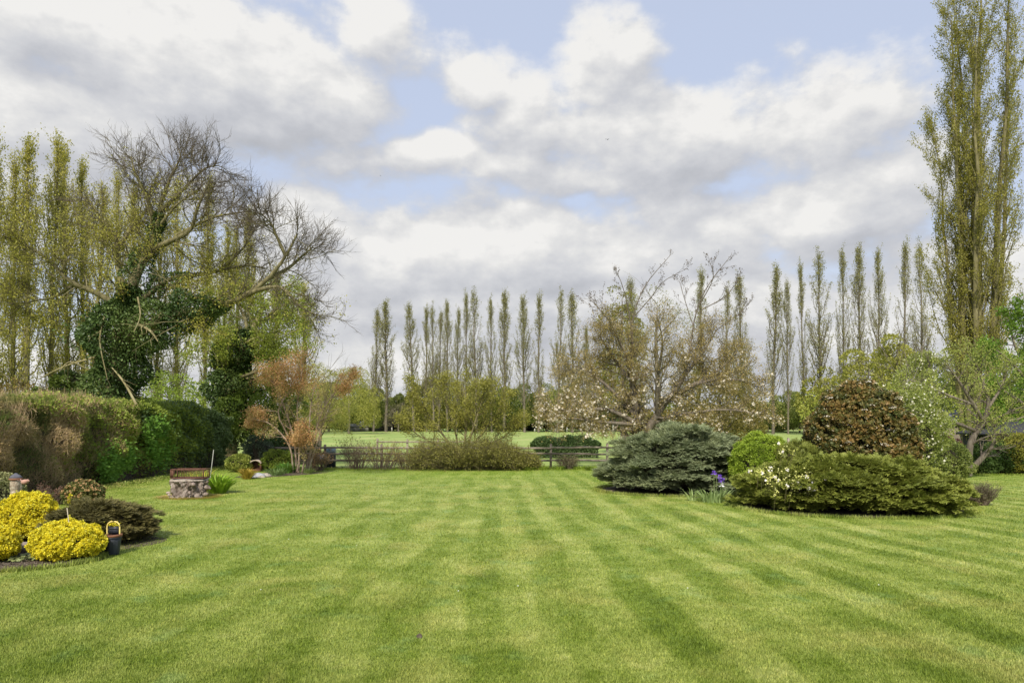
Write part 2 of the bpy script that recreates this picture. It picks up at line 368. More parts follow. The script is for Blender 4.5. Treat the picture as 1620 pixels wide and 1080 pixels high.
def clump_pts(rng, dims, K, n, rc=(.16,.30), zc=.42, flat=.75, r0=.72, r1=.93, top=None, floor=.03):
    """leaf seats on clumps that sit on a mound; -> pos, outward axis, clump value"""
    rx, ry, rz = dims; g = (1+5**.5)/2; i = np.arange(K)+.5; cz = 1-1.7*i/K; th = 2*pi*i/g+rng.normal(size=K)*1.2/K**.5; cz = cz+rng.normal(size=K)*.5/K**.5*0
    s = np.sqrt(np.maximum(0, 1-cz**2)); dr = np.stack([s*np.cos(th), s*np.sin(th), cz], -1)
    rr = rng.uniform(r0, r1, K)[:, None]; H = rz
    cen = dr*rr*np.array([rx, ry, H*(1-zc)]); cen[:, 2] = np.where(dr[:, 2] >= 0, cen[:, 2], dr[:, 2]*rr[:, 0]*H*zc)+H*zc
    R = rng.uniform(*rc, K)*(rx*ry*rz)**(1/3); k = rng.choice(K, n, p=R**2/(R**2).sum()); u = nrm(rng.normal(size=(n, 3)))
    out = nrm((cen-np.array([0, 0, H*zc*.8]))/np.array([rx, ry, H*.7]))[k]; u = nrm(u+out*.55)
    pos = cen[k]+u*(R[k]*rng.uniform(.75, 1.03, n))[:, None]*np.array([1, 1, flat]); cv = rng.random(K)[k]
    ok = pos[:, 2] > floor; return pos[ok], u[ok], cv[ok], out[ok]
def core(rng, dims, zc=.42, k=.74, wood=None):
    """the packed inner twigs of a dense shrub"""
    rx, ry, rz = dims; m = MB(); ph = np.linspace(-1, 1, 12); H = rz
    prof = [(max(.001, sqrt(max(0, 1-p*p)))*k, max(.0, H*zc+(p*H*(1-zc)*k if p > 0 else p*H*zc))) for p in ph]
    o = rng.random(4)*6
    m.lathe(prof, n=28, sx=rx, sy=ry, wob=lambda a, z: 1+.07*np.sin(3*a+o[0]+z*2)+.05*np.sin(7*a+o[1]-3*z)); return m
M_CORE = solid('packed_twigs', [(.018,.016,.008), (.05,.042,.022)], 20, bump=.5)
def shrub(name, label, cat, x, y, dims, mat, proto=LEAF, n=8000, size=.06, K=60, rc=(.16,.30), flat=.75, seed=1, group=None, zc=.42, z=0., rz=0.,
          outw=.6, upw=.25, k=.74, corem=None, extra=None, r0=.72, r1=.93, upn=None):
    rng = np.random.default_rng(seed); np.random.seed(seed); t = thing(name, label, cat, (x, y, z), rz, group)
    pos, u, cv, out = clump_pts(rng, dims, K, n, rc, zc, flat, r0, r1)
    ax = nrm(u*outw+rng.normal(size=u.shape)*.5+np.array([0, 0, upw]))
    m = MB().scatter(proto, pos, ax, size*rng.uniform(.7, 1.3, len(pos)), rng, cv, up=upn); m.build('foliage', mat, t)
    if k: core(rng, dims, zc, k).build('inner_branches', corem or M_CORE, t, smooth=True)
    if extra: extra(t, rng, pos, u)
    return t
def juniper(name, label, x, y, dims, mat, n, size, K, seed, proto=SPRAY, zc=.35, group=None, up=.22, padr=.17):
    rng = np.random.default_rng(seed); np.random.seed(seed); t = thing(name, label, 'shrub', (x, y, 0), 0, group); rx, ry, rz = dims
    g = (1+5**.5)/2; i = np.arange(K)+.5; cz = 1-1.6*i/K+rng.normal(size=K)*.35/K**.5; th = 2*pi*i/g+rng.normal(size=K)*1.6/K**.5; s = np.sqrt(1-np.clip(cz, -1, 1)**2)
    dr = np.stack([s*np.cos(th), s*np.sin(th), cz], -1); rr = rng.uniform(.70, .98, K)[:, None]*(1+.06*np.sin(3*th+seed)+.05*np.sin(5*th))[:, None]
    cen = dr*rr*np.array([rx, ry, rz*(1-zc)]); cen[:, 2] = np.where(cz >= 0, cen[:, 2], cz*rr[:, 0]*rz*zc)+rz*zc*.95
    oh = np.stack([np.cos(th), np.sin(th), np.zeros(K)], -1); R = rng.uniform(.6, 1.5, K)*padr*rx
    k = rng.integers(0, K, n); a = rng.random(n)*2*pi; q = np.sqrt(rng.random(n))
    off = np.stack([q*np.cos(a), q*np.sin(a), rng.normal(size=n)*.08-.22*q**2], -1)*R[k][:, None]
    pos = cen[k]+off; rad = nrm(np.c_[off[:, :2], np.zeros(n)]+1e-6)
    ax = nrm(oh[k]*.75+rad*.65+rng.normal(size=(n, 3))*.28+np.array([0, 0, up])+dr[k]*.25)
    ok = pos[:, 2] > .05
    m = MB().scatter(proto, pos[ok], ax[ok], size*rng.uniform(.65, 1.25, ok.sum()), rng, rng.random(K)[k][ok], up=(0, 0, 1)); m.build('foliage', mat, t)
    core(rng, dims, zc, .74).build('inner_branches', M_CORE, t, smooth=True); return t

# ------------------------------------------------------------------ ground
def ground():
    m = MB(); m.add([(-1500,-60,-.012), (1500,-60,-.012), (1500,3000,-.012), (-1500,3000,-.012)], [[0,1,2,3]]); tag(m.build('ground', M_FIELD), kind='structure')
    xs = np.linspace(-15.7, 46, 120); ys = np.linspace(-12, 37.0, 100); gx, gy = np.meshgrid(xs, ys)
    edge = np.interp(xs, [-15, -10, -8, 5, 13, 18, 46], [37, 35.2, 34.8, 34.8, 33.5, 31.2, 31.0]); gy = np.minimum(gy, edge[None]+.15*np.sin(gx*2.1))
    v = np.stack([gx, gy, np.zeros_like(gx)], -1).reshape(-1, 3); i, j = np.meshgrid(np.arange(99), np.arange(119), indexing='ij'); a = i*120+j
    tag(MB().add(v, np.stack([a, a+1, a+121, a+120], -1).reshape(-1, 4)).build('lawn', M_LAWN), kind='structure')
    # soil under the left bed and in front of the yellow shrubs, and the strip along the fence
    def bed(pts, z, name='flower_bed'):
        pts = np.array(pts); c = pts.mean(0); n = len(pts); V = [(*c, z+.02)]+[(x, y, z-.006) for x, y in pts]; tag(MB().add(V, [[0, 1+q, 1+(q+1) % n] for q in range(n)]).build(name, M_SOIL), kind='structure')
    def ell(cx, cy, rx, ry, n=40, s=0): return [(cx+rx*cos(a)*(1+.05*sin(3*a+s)), cy+ry*sin(a)*(1+.05*cos(4*a+s))) for a in np.linspace(0, 2*pi, n, endpoint=False)]
    bed(ell(-9.05, 12.25, 1.62, 1.12, s=1), .012); bed(ell(-8.9, 13.9, 1.7, 1.2), .011)
    bed(ell(X(1066, 24.4), 24.5, 2.75, 2.1, s=2), .010); bed(ell(X(1344, 19.6), 19.6, 3.15, 2.2, s=3), .010); bed(ell(X(1140, 23), 22.6, 1.2, .9, s=3), .013)
    bed([(-17, 16), (-15.6, 16), (-15.45, 25), (-15.4, 38), (-17, 38)], .014); bed([(-9.5, 34.9), (-5, 34.6), (2, 34.75), (7, 34.8), (7, 35.9), (-9.5, 36)], .016); bed([(-12.4,30.2),(-11.3,29.6),(-9.6,31.4),(-8.8,32.8),(-10.,33.3),(-11.6,32.2)], .013)
    bed([(16.5, 31.9), (30, 31.4), (60, 31.4), (60, 34), (16.5, 34)], .012)
ground()
def grass():
    rng = np.random.default_rng(7); N = 1150000
    py = rng.uniform(733, 1130, N); d = CH*F/(py-HY); px = rng.uniform(-520, 2180, N); x = (px-HX)/F*d
    ok = (x > -15.5) & (d < np.interp(x, [-15, -10, -8, 5, 13, 18, 46], [37, 35, 34.7, 34.7, 33.4, 31, 31]))
    ok &= ~(((x+9.05)/1.5)**2+((d-12.25)/.98)**2 < 1) & ~(((x-X(1344, 19.6))/3.0)**2+((d-19.6)/2.15)**2 < 1) & ~(((x-X(1066, 24.4))/2.6)**2+((d-24.5)/2.)**2 < 1)
    x, d = x[ok], d[ok]; n = len(x); pos = np.stack([x, d, np.zeros(n)], -1)
    h = rng.uniform(.016, .040, n)*(1+.010*d); w = .0040+.00062*d
    pat = np.sin(x*1.7+2*np.sin(d*.9))*np.sin(d*1.3+1.5*np.sin(x*1.1)); h *= 1+.2*pat
    a = rng.random(n)*2*pi; lean = rng.uniform(.15, 1.0, n)
    D = nrm(np.stack([np.cos(a)*lean, np.sin(a)*lean, np.ones(n)], -1)); sd = nrm(np.stack([-np.sin(a+rng.normal(size=n)*.5), np.cos(a), np.zeros(n)], -1))
    V = np.stack([pos-sd*w[:, None]/2, pos+sd*w[:, None]/2, pos+D*h[:, None]], 1).reshape(-1, 3)
    m = MB().add(V, np.arange(n*3).reshape(-1, 3), np.repeat(rng.random(n), 3)); tag(m.build('grass', M_BLADE), kind='stuff', label='short mown striped grass covering the lawn', cat='grass')
    # longer unmown tufts at the bed edges
    E = []
    def ring(cx, cy, rx, ry, n, a0=0, a1=2*pi):
        a = rng.uniform(a0, a1, n); q = 1+rng.normal(size=n)*.03; E.append(np.stack([cx+rx*q*np.cos(a), cy+ry*q*np.sin(a), np.zeros(n)], -1))
    ring(-9.05, 12.25, 1.6, 1.1, 5000); ring(X(1066, 24.4), 24.5, 2.75, 2.1, 7000); ring(X(1344, 19.6), 19.6, 3.2, 2.25, 9000)
    q = 26000; xx = rng.uniform(-14.6, 14, q); E.append(np.stack([xx, np.interp(xx, [-15, -10, -8, 5, 13], [36, 34.9, 34.6, 34.7, 33.6])+rng.normal(size=q)*.18, np.zeros(q)], -1))
    q = 14000; E.append(np.stack([-15.3+rng.normal(size=q)*.25, rng.uniform(17, 37, q), np.zeros(q)], -1))
    q = 9000; E.append(np.stack([rng.uniform(16, 40, q), 31.3+rng.normal(size=q)*.15, np.zeros(q)], -1))
    E = np.concatenate(E); m = MB().scatter(BLADE, E, np.array([0, 0, 1.])+rng.normal(size=E.shape)*.35, .0, rng) if False else MB()
    n = len(E); hh = rng.uniform(.05, .13, n); a = rng.random(n)*2*pi; w = .008; D = nrm(np.stack([np.cos(a)*.5, np.sin(a)*.5, np.ones(n)], -1)); sd = np.stack([-np.sin(a), np.cos(a), 0*a], -1)
    m.add(np.stack([E-sd*w, E+sd*w, E+D*hh[:, None]], 1).reshape(-1, 3), np.arange(n*3).reshape(-1, 3), np.repeat(rng.random(n), 3))
    tag(m.build('long_grass', M_BLADE), kind='stuff', label='longer uncut grass along the edges of the beds', cat='grass')
grass()
def crumbs():
    rng = np.random.default_rng(55); n = 2600; a = rng.random(n)*2*pi; q = np.sqrt(rng.random(n)); m = MB(); p = np.stack([-9.05+1.6*q*np.cos(a), 12.25+1.1*q*np.sin(a), np.full(n, .03)], -1)
    V = np.array([(0,0,1.),(1,0,-.3),(-.5,.87,-.3),(-.5,-.87,-.3)]); s_ = rng.uniform(.006, .022, n)[:, None, None]; v = p[:, None]+s_*(V[None]+rng.normal(size=(n, 4, 3))*.35); k = (np.arange(n)*4)[:, None, None]
    m.add(v.reshape(-1, 3), (np.array([[0,1,2],[0,2,3],[0,3,1]])[None]+k).reshape(-1, 3), np.repeat(rng.random(n), 4)); tag(m.build('soil_crumbs', M_SOIL), 'crumbs of soil and grit on the little bed by the golden shrubs', 'soil', kind='stuff')
crumbs()
def daisies():
    rng = np.random.default_rng(5); m = MB(); n = 26; d = rng.uniform(9, 28, n); x = rng.uniform(-.62, .62, n)*d
    m.scatter(BLOOM, np.stack([x, d, np.full(n, .045)], -1), np.tile([0, -.3, 1.], (n, 1)), .012, rng)
    tag(m.build('daisies', leafmat('daisy', [(.75,.75,.68)], trans=0)), kind='stuff', label='tiny white daisies dotted through the mown lawn', cat='flowers')
daisies()
def fallen_twigs():
    rng = np.random.default_rng(2)
    for k, (px, py, lab) in enumerate([(664,1008,'small dark clod of earth on the near lawn left of centre')]):
        d = GD(py); m = MB(); q = rng.normal(size=(16, 3))*np.array([.03,.03,.01])+np.array([0,0,.03])
        m.lathe([(.001,.05),(.02,.04),(.034,.02),(.038,-.01)], (0,0,0), 10, wob=lambda a, z: 1+.25*np.sin(3*a+px)+.15*np.sin(5*a)); tag(m.build('earth_clod', M_SOIL, loc=(X(px, d), d, 0)), lab, 'earth')
fallen_twigs()

# ------------------------------------------------------------------ poplars
M_POP = leafmat('poplar_leaf', [(.10,.10,.045), (.165,.165,.075), (.25,.245,.125)], trans=.35, clump=.2)
M_POPB = leafmat('poplar_leaf_yellow', [(.14,.145,.025), (.245,.235,.045), (.37,.33,.09)], trans=.35, clump=.2)
def poplar_data(seed, H=31., W=1.95, nb=66, per=22, ls=.19, low=.16, leafm=None, fat=1., tw=4, yl=900):
    """trunk + steep limbs + leaves of one fastigiate poplar; -> (trunk mesh object, crown mesh object)"""
    rng = np.random.default_rng(seed); np.random.seed(seed)
    nseg = 12; z = np.linspace(0, H*.985, nseg+1); sway = np.cumsum(rng.normal(size=(nseg+1, 2))*.10, 0); sway -= sway[0]
    tr = np.c_[sway*.7, z][None]; rad = (.27*fat*(1-z/H)**.8+.03)[None]
    z0 = np.sort(rng.uniform(low, .95, nb)); p, T, r = along(tr, rad, z0[None]); p, r = p[0], r[0]
    a = np.arange(nb)*2.4+rng.random(nb); hh = z0+.12
    prof = np.interp(hh, [.1, .25, .45, .65, .85, 1., 1.1], [.45, .75, 1., .95, .60, .24, .06])*W*rng.uniform(.55, 1.15, nb)
    L = H*.16*rng.uniform(.6, 1.25, nb)*np.interp(z0, [0, .6, 1], [1, 1, .45])
    K = 7; t = np.linspace(0, 1, K); bow = np.sqrt(t)[None]*prof[:, None]
    B = np.stack([p[:, 0, None]+np.cos(a)[:, None]*bow, p[:, 1, None]+np.sin(a)[:, None]*bow, p[:, 2, None]+t[None]*L[:, None]], -1)+rng.normal(size=(nb, K, 3))*.05
    BR = (np.clip(r*.4, .025, .075))[:, None]*(1-.75*t)[None]
    t1, r1 = fork(B, BR, rng, tw, H*.062, t0=.15, ang=.35, aj=.12, seg=3, wander=.08, up=.18, rmin=.012)
    m = MB().tubes(tr, rad, 8); m.tubes(B, BR, 4).tubes(t1, r1, 3)
    l = MB()
    for (Q, QR, n) in ((B, BR, per), (t1, r1, per)):
        pos, ax = on_twigs(Q, QR, n, rng, .15, 1., .14*ls/.2+.05); cv = np.repeat(rng.random(len(Q)), n)
        l.scatter(LEAF, pos, ax+np.array([0, 0, .6]), ls*rng.uniform(.6, 1.3, len(pos)), rng, cv)
    pos, ax = on_twigs(tr, rad, 500, rng, .55, 1., .22); l.scatter(LEAF, pos, ax+np.array([0, 0, .8]), ls*rng.uniform(.6, 1.2, len(pos)), rng, .5)
    pos, ax = on_twigs(tr, rad, yl, rng, .04, .55, .32); l.scatter(LEAF, pos, ax+np.array([0, 0, .8]), ls*.9*rng.uniform(.6, 1.2, len(pos)), rng, .8)
    to = m.build('trunk', M_BARKO if leafm is M_POPB else M_BARKG); cr = l.build('crown', leafm or M_POP); return to, cr
ORD = ['first','second','third','fourth','fifth','sixth','seventh','eighth','ninth','tenth','eleventh','twelfth','thirteenth','fourteenth','fifteenth','sixteenth','seventeenth','eighteenth','nineteenth','twentieth','twenty first','twenty second','twenty third','twenty fourth','twenty fifth','twenty sixth','twenty seventh','twenty eighth','twenty ninth','thirtieth']
def plant_copy(protos, used, k, name, label, cat, loc, sc, rz, group):
    t = thing(name, label, cat, loc, rz, group); t.scale = (sc[0], sc[0], sc[1]); rl = random.Random(int(loc[0]*7)); t.rotation_euler = (rl.uniform(-.02, .02), rl.uniform(-.024, .024), rz)
    for part in protos[k]:
        if (k, part.name) in used: c = part.copy(); C.objects.link(c)
        else: c = part; used.add((k, part.name))
        c.parent = t
    return t
far = [poplar_data(11), poplar_data(12, W=1.85, nb=58), poplar_data(13, W=2.5, nb=70), poplar_data(14, W=1.5, nb=46, per=18), poplar_data(15, W=2.2, nb=56)]
used = set()
row = [(591,488,.95),(611,480,1.35),(655,483,.95),(675,488,.95),(686,487,.8),(694,492,.8),(708,480,.85),(722,492,.7),(736,467,.85),(754,464,1.1),(778,471,.8),(797,464,1.15),
       (830,470,1.),(852,469,1.),(882,463,.9),(905,463,1.25),(929,520,.7),(1001,446,1.05),(1105,430,1.15),(1150,458,.8),(1178,434,1.1),(1223,426,1.1),(1247,447,.6),(1272,419,.8),
       (1297,405,1.15),(1336,395,.75),(1361,393,1.),(1391,399,.75),(1432,389,1.),(1462,390,.9)]
for k, (px, py, wd) in enumerate(row):
    d = float(np.interp(px, [590, 1000, 1470], [152, 140, 112])); H = (HY-py)/F*d+CH
    lab = 'tall slender poplar across the pasture, %s from the left of the far row' % ORD[k]
    if k == 0: lab = 'narrower poplar of the pair standing apart at the left of the far row'
    if k == 1: lab = 'broader poplar of the pair standing apart at the left of the far row'
    if k == 22: lab = 'thin shorter sparse poplar between two taller ones right of the blossom tree'
    plant_copy(far, used, k % 5, 'poplar_tree', lab, 'tree', (X(px, d), d, 0), (wd*.92, H/31), k*1.7, 'poplars in the far row across the pasture')
near = [poplar_data(21, W=1.75, nb=74, per=26, ls=.17, leafm=M_POPB, low=.06, yl=2200), poplar_data(22, W=1.6, nb=64, per=26, ls=.17, leafm=M_POPB, low=.06, yl=2000), poplar_data(23, W=2.0, nb=80, per=26, ls=.17, leafm=M_POPB, low=.07, yl=2200)]
used2 = set()
left = [(-12,195,66),(14,262,70),(42,226,68),(80,212,71),(104,240,75),(132,262,78),(150,292,74),(183,285,84),(214,300,90),(248,318,92),(276,305,94),(322,284,98),(352,352,104),(376,372,110),(398,335,108),(432,420,128),(480,455,140)]
for k, (px, py, d) in enumerate(left):
    H = (HY-py)/F*d+CH
    plant_copy(near, used2, (k*2) % 3, 'poplar_tree', 'tall yellow green poplar behind the hedge, %s from the left edge' % ORD[k], 'tree', (X(px, d), d, 0), (1.6 if px == 480 else .88 if k % 2 else 1.05, H/31), k*2.1, 'poplars behind the hedge on the left')

# ------------------------------------------------------------------ the great poplar on the right
def great_poplar():
    d = 50.; bx = X(1545, d); t = thing('poplar_tree', 'giant olive green poplar with several upright stems towering at the right edge', 'tree', (bx, d, 0))
    rng = np.random.default_rng(77); np.random.seed(77); H = 36.; m = MB(); l = MB()
    stems = []
    for (a, rr, h, r0) in ((0., .2, 1., .5), (2.2, 1.5, .93, .32), (4.1, 2.0, .86, .3), (5.4, 1.9, .97, .34), (1.1, 2.1, .80, .27), (3.1, 1.9, .9, .3), (0.1, 2.7, .84, .28), (2.7, 2.7, .66, .22)):
        K = 12; s = np.linspace(0, 1, K); o = rr*np.sqrt(s)*(1+.1*np.sin(3*s+a)); P_ = np.stack([np.cos(a)*o, np.sin(a)*o, s*H*h], -1)+rng.normal(size=(K, 3))*.08; P_[0] = (cos(a)*.25, sin(a)*.25, 0)
        R_ = r0*.8*(1-s)**.9+.02; stems.append((P_, R_)); m.tubes(P_, R_, 8)
    SP = np.array([s[0] for s in stems]); SR = np.array([s[1] for s in stems])
    b1, r1 = fork(SP, SR, rng, 34, 5.2, t0=.10, t1=.99, ang=.32, aj=.1, rr=.30, seg=5, wander=.06, up=.10, lfall=.62, rmin=.02)
    b2, r2 = fork(b1, r1, rng, 6, 1.9, t0=.2, ang=.45, aj=.15, seg=4, wander=.1, up=.12, rmin=.014)
    m.tubes(b1, r1, 4).tubes(b2, r2, 3)
    for Q, QR, n in ((b1, r1, 84), (b2, r2, 62)):
        pos, ax = on_twigs(Q, QR, n, rng, .2, 1., .12); l.scatter(LEAF, pos, ax+np.array([0, 0, .5]), .105*rng.uniform(.6, 1.3, len(pos)), rng, np.repeat(rng.random(len(Q)), n))
    m.build('trunk', M_BARKO, t, smooth=True); l.build('crown', leafmat('great_poplar_leaf', [(.10,.10,.022), (.175,.17,.034), (.26,.24,.06)], trans=.32, clump=.3, cw=.3), t)
great_poplar()

# ------------------------------------------------------------------ background woods beyond the pasture
def bushy_tree(name, label, px, d, wpx, top, mat, seed, n=9000, ls=.30, bark=None, group=None, trunk=.3, bot=.12, shape=1., proto=LEAF, hang=0., dy=.8, K=46, rcc=(.16,.30)):
    """round or columnar tree: trunk, limbs up to every clump, leaves on the clumps"""
    rng = np.random.default_rng(seed); np.random.seed(seed); H = (HY-top)/F*d+CH; rx = wpx/2/F*d
    t = thing(name, label, 'tree', (X(px, d), d, 0), 0, group)
    pos, u, cv, out = clump_pts(rng, (rx, rx*dy, H*(1-bot)), K, n, rcc, .42, .9, .45, .95, floor=.02); pos[:, 2] += H*bot
    ax = nrm(u*.5+rng.normal(size=u.shape)*.6+np.array([0, 0, .15-hang]))
    l = MB(); l.scatter(proto, pos, ax, ls*rng.uniform(.6, 1.35, len(pos)), rng, cv); l.build('crown', mat, t)
    m = MB(); P_, R_ = poly([(0,0,0), (.1,0,H*.3), (-.1,0,H*.6), (0,0,H*.9)], [.03*H*trunk/.3*.6+.05, .022*H*trunk/.3*.6, .012*H, .01], 8); m.tubes(P_, R_, 7)
    b, r = fork(P_, R_, rng, 16, rx*1.05, t0=.18, ang=.85, rr=.5, seg=4, up=.1, rmin=.02); b2, r2 = fork(b, r, rng, 4, rx*.5, ang=.6, rr=.5, seg=3, rmin=.012)
    m.tubes(b, r, 5).tubes(b2, r2, 3); m.build('trunk', bark or M_BARKG, t); return t
YG = leafmat('willow_leaf', [(.13,.145,.03), (.21,.22,.05), (.30,.30,.09)], trans=.38, clump=.25)
YG2 = leafmat('pale_spring_leaf', [(.12,.15,.045), (.20,.24,.075), (.30,.33,.13)], trans=.38, clump=.25)
DG = leafmat('dark_evergreen_leaf', [(.012,.028,.010), (.028,.055,.018), (.055,.095,.03)], trans=.12, clump=.25)
MG = leafmat('mid_green_leaf', [(.035,.075,.012), (.075,.135,.02), (.13,.20,.035)], trans=.3, clump=.25)
BR = leafmat('olive_brown_leaf', [(.060,.052,.016), (.125,.100,.028), (.20,.16,.05)], trans=.25, clump=.25)
GR = leafmat('grey_brown_twigs', [(.07,.06,.05), (.13,.115,.09), (.2,.18,.14)], trans=.1, clump=.25)
wood = [ # px, d, width px, top py, material, name, label
 (552,128,86,588,YG,'willow_tree','yellow green weeping willow right of the pink leaved shrub, across the pasture'),
 (520,150,60,600,YG2,'broadleaf_tree','pale green rounded tree behind the weeping willow'),
 (578,158,50,615,YG2,'broadleaf_tree','small pale green tree just left of the pair of slender poplars'),
 (628,165,46,622,YG2,'broadleaf_tree','low pale green tree just right of the pair of slender poplars'),
 (630,150,34,640,GR,'bare_tree','small bare greyish tree with a pale stem at the pasture edge'),
 (672,160,60,600,YG,'broadleaf_tree','yellow green tree at the foot of the third far poplar'),
 (712,165,90,594,YG,'willow_tree','tall yellow willow behind the loose shrub in the centre'),
 (765,168,80,606,YG,'broadleaf_tree','olive yellow tree behind the gap between centre poplars'),
 (818,162,74,618,MG,'broadleaf_tree','darker green rounded tree right of the centre at the pasture edge'),
 (866,158,84,612,YG2,'broadleaf_tree','light green tree under the left end of the blossom boughs'),
 (905,170,70,625,DG,'evergreen_tree','dark green tree seen under the left blossom boughs'),
 (955,165,100,560,BR,'broadleaf_tree','olive brown tree behind the left half of the blossom tree'),
 (1215,150,84,640,YG2,'broadleaf_tree','low pale tree right of the brown bush, behind the pasture'),
 (1265,140,70,628,YG2,'broadleaf_tree','low pale green tree behind the bronze shrub on its left'),
 (1318,120,90,590,YG,'broadleaf_tree','yellow green tree rising behind the bronze leaved shrub'),
 (1375,110,90,560,YG,'broadleaf_tree','yellow green tree between the bronze shrub and the far poplars'),
 (1420,100,80,520,YG,'broadleaf_tree','taller yellow green tree left of the giant poplar'),
 (1470,92,84,540,YG2,'broadleaf_tree','light green tree touching the left flank of the giant poplar'),
 (1600,85,110,560,YG2,'broadleaf_tree','light green tree behind the giant poplar at the right edge'),
]
for k, (px, d, w, top, mt, nm, lab) in enumerate(wood):
    bushy_tree(nm, lab, px, d, w*1.3, top-5, mt, 200+k, n=(7000 if px > 1300 else 15000) if mt is not GR else 2500, K=30 if px > 1300 else 46, rcc=(.10,.30), ls=.36 if mt is not GR else .22, group='trees along the far side of the pasture', hang=.9 if nm == 'willow_tree' else 0., bot=.02 if nm == 'willow_tree' or d > 140 else .1,
               proto=SLIM if nm == 'willow_tree' or mt is GR else LEAF)
# understorey behind the far row: a scrubby belt of separate bushes
rng0 = np.random.default_rng(9)
bx = [(500,'dark green'),(546,'grey green'),(640,'dark purple brown'),(668,'brown'),(745,'dull green'),(800,'grey brown'),(838,'dark green'),(880,'dark green'),(930,'brown'),(985,'dark green'),(1040,'dull brown'),(1110,'brown'),(1172,'dark brown'),(1235,'grey brown'),(1290,'dull green'),(1350,'brown'),(1420,'green'),(1490,'dull brown')]
mm = {'dark green': DG, 'grey green': MG, 'dark purple brown': GR, 'brown': BR, 'dull green': MG, 'grey brown': GR, 'dull brown': BR, 'dark brown': GR, 'green': MG}
for k, (px, nm) in enumerate(bx):
    d = 168-k*.8; w = rng0.uniform(70, 105)/F*d/2
    shrub('bush', '%s bush under the far poplars, %s from the left' % (nm, ORD[k]), 'bush', X(px, d), d, (w, w*.6, rng0.uniform(4.2, 6.5) if px != 640 else 4.2), mm[nm], n=3000, size=.34, K=34, seed=300+k, group='bushes at the far edge of the pasture', k=.6)
# a far wood that closes the horizon on both sides
def far_wood():
    rng = np.random.default_rng(4); m = MB(); n = 150000; x = rng.uniform(-330, 330, n); c = np.floor(x/7); rr = np.random.default_rng(8); hts = rr.uniform(4.5, 9, 200); off = rr.uniform(-6, 6, 200)
    i = (c.astype(int)+60) % 200; fx = (x/7-c)*2-1; hz = hts[i]*np.sqrt(1-.75*fx**2); z = rng.random(n)**.8*hz
    y = 200+off[i]*.8-4*np.sqrt(np.maximum(0, 1-fx**2))*rng.random(n)+np.abs(x)*-.12
    m.scatter(LEAF, np.stack([x, y, z], -1), rng.normal(size=(n, 3)), .55, rng, rr.random(200)[i]); tag(m.build('far_wood', leafmat('far_wood_leaf', [(.06,.08,.02), (.14,.17,.045), (.25,.26,.09)], trans=.25)), 'hazy mixed wood closing the view beyond the pasture', 'wood', kind='stuff')
far_wood()

# ------------------------------------------------------------------ pasture furniture
def white_posts():
    for k, (px, top, dd, lab) in enumerate([(846,678,150,'leftmost'),(879,679,150,'second'),(897,676,148,'third'),(920,679,148,'fourth'),(970,668,140,'tallest'),(620,676,152,'lone')]):
        H = (HY-top)/F*dd+CH; t = MB(); t.box((0,0,H*.5), (.22,.22,H)); t.box((0,0,H), (.27,.27,.06)); t.box((0,0,H+.05), (.14,.14,.06))
        o = t.build('marker_post', solid('chalky_paint_%d' % k, [(.5,.48,.42), (.72,.7,.64)], 3, bump=0), loc=(X(px, dd), dd, 0))
        tag(o, 'pale marker post under the far trees, %s of the pale posts' % ('the %s' % lab if lab != 'lone' else 'the lone left one'), 'post', 'pale marker posts')
white_posts()
def far_building(px, d, w, h, lab, seed):
    t = thing('low_shed', lab, 'building', (X(px, d), d, 0)); wl = w/F*d; z = h
    MB().box((0,0,z*.4), (wl,4,z*.8)).build('wall', solid('shed_wall_%d' % seed, [(.2,.19,.17),(.32,.3,.27)], 2, bump=0), t)
    r = MB(); r.add([(-wl*.53,-2.3,z*.8), (wl*.53,-2.3,z*.8), (wl*.53,0,z*1.18), (-wl*.53,0,z*1.18), (-wl*.53,2.3,z*.8), (wl*.53,2.3,z*.8)], [[0,1,2,3],[3,2,5,4]]); r.add([(-wl*.53,-2.3,z*.8), (-wl*.53,2.3,z*.8), (-wl*.53,0,z*1.18), (wl*.53,-2.3,z*.8), (wl*.53,0,z*1.18), (wl*.53,2.3,z*.8)], [[0,2,1],[3,5,4]])
    r.build('roof', solid('pale_sheet_roof_%d' % seed, [(.42,.40,.36),(.6,.58,.54)], 2, bump=.1), t)
    w_ = MB().box((wl*.2,-2.03,z*.42), (.5,.05,.9)); w_.build('door', M_WOOD, t)
far_building(597, 166, 50, 2.0, 'low shed with a pale roof behind the pair of slender poplars', 1)
far_building(568, 158, 34, 1.5, 'smaller pale roofed shed left of the pair of slender poplars', 2)

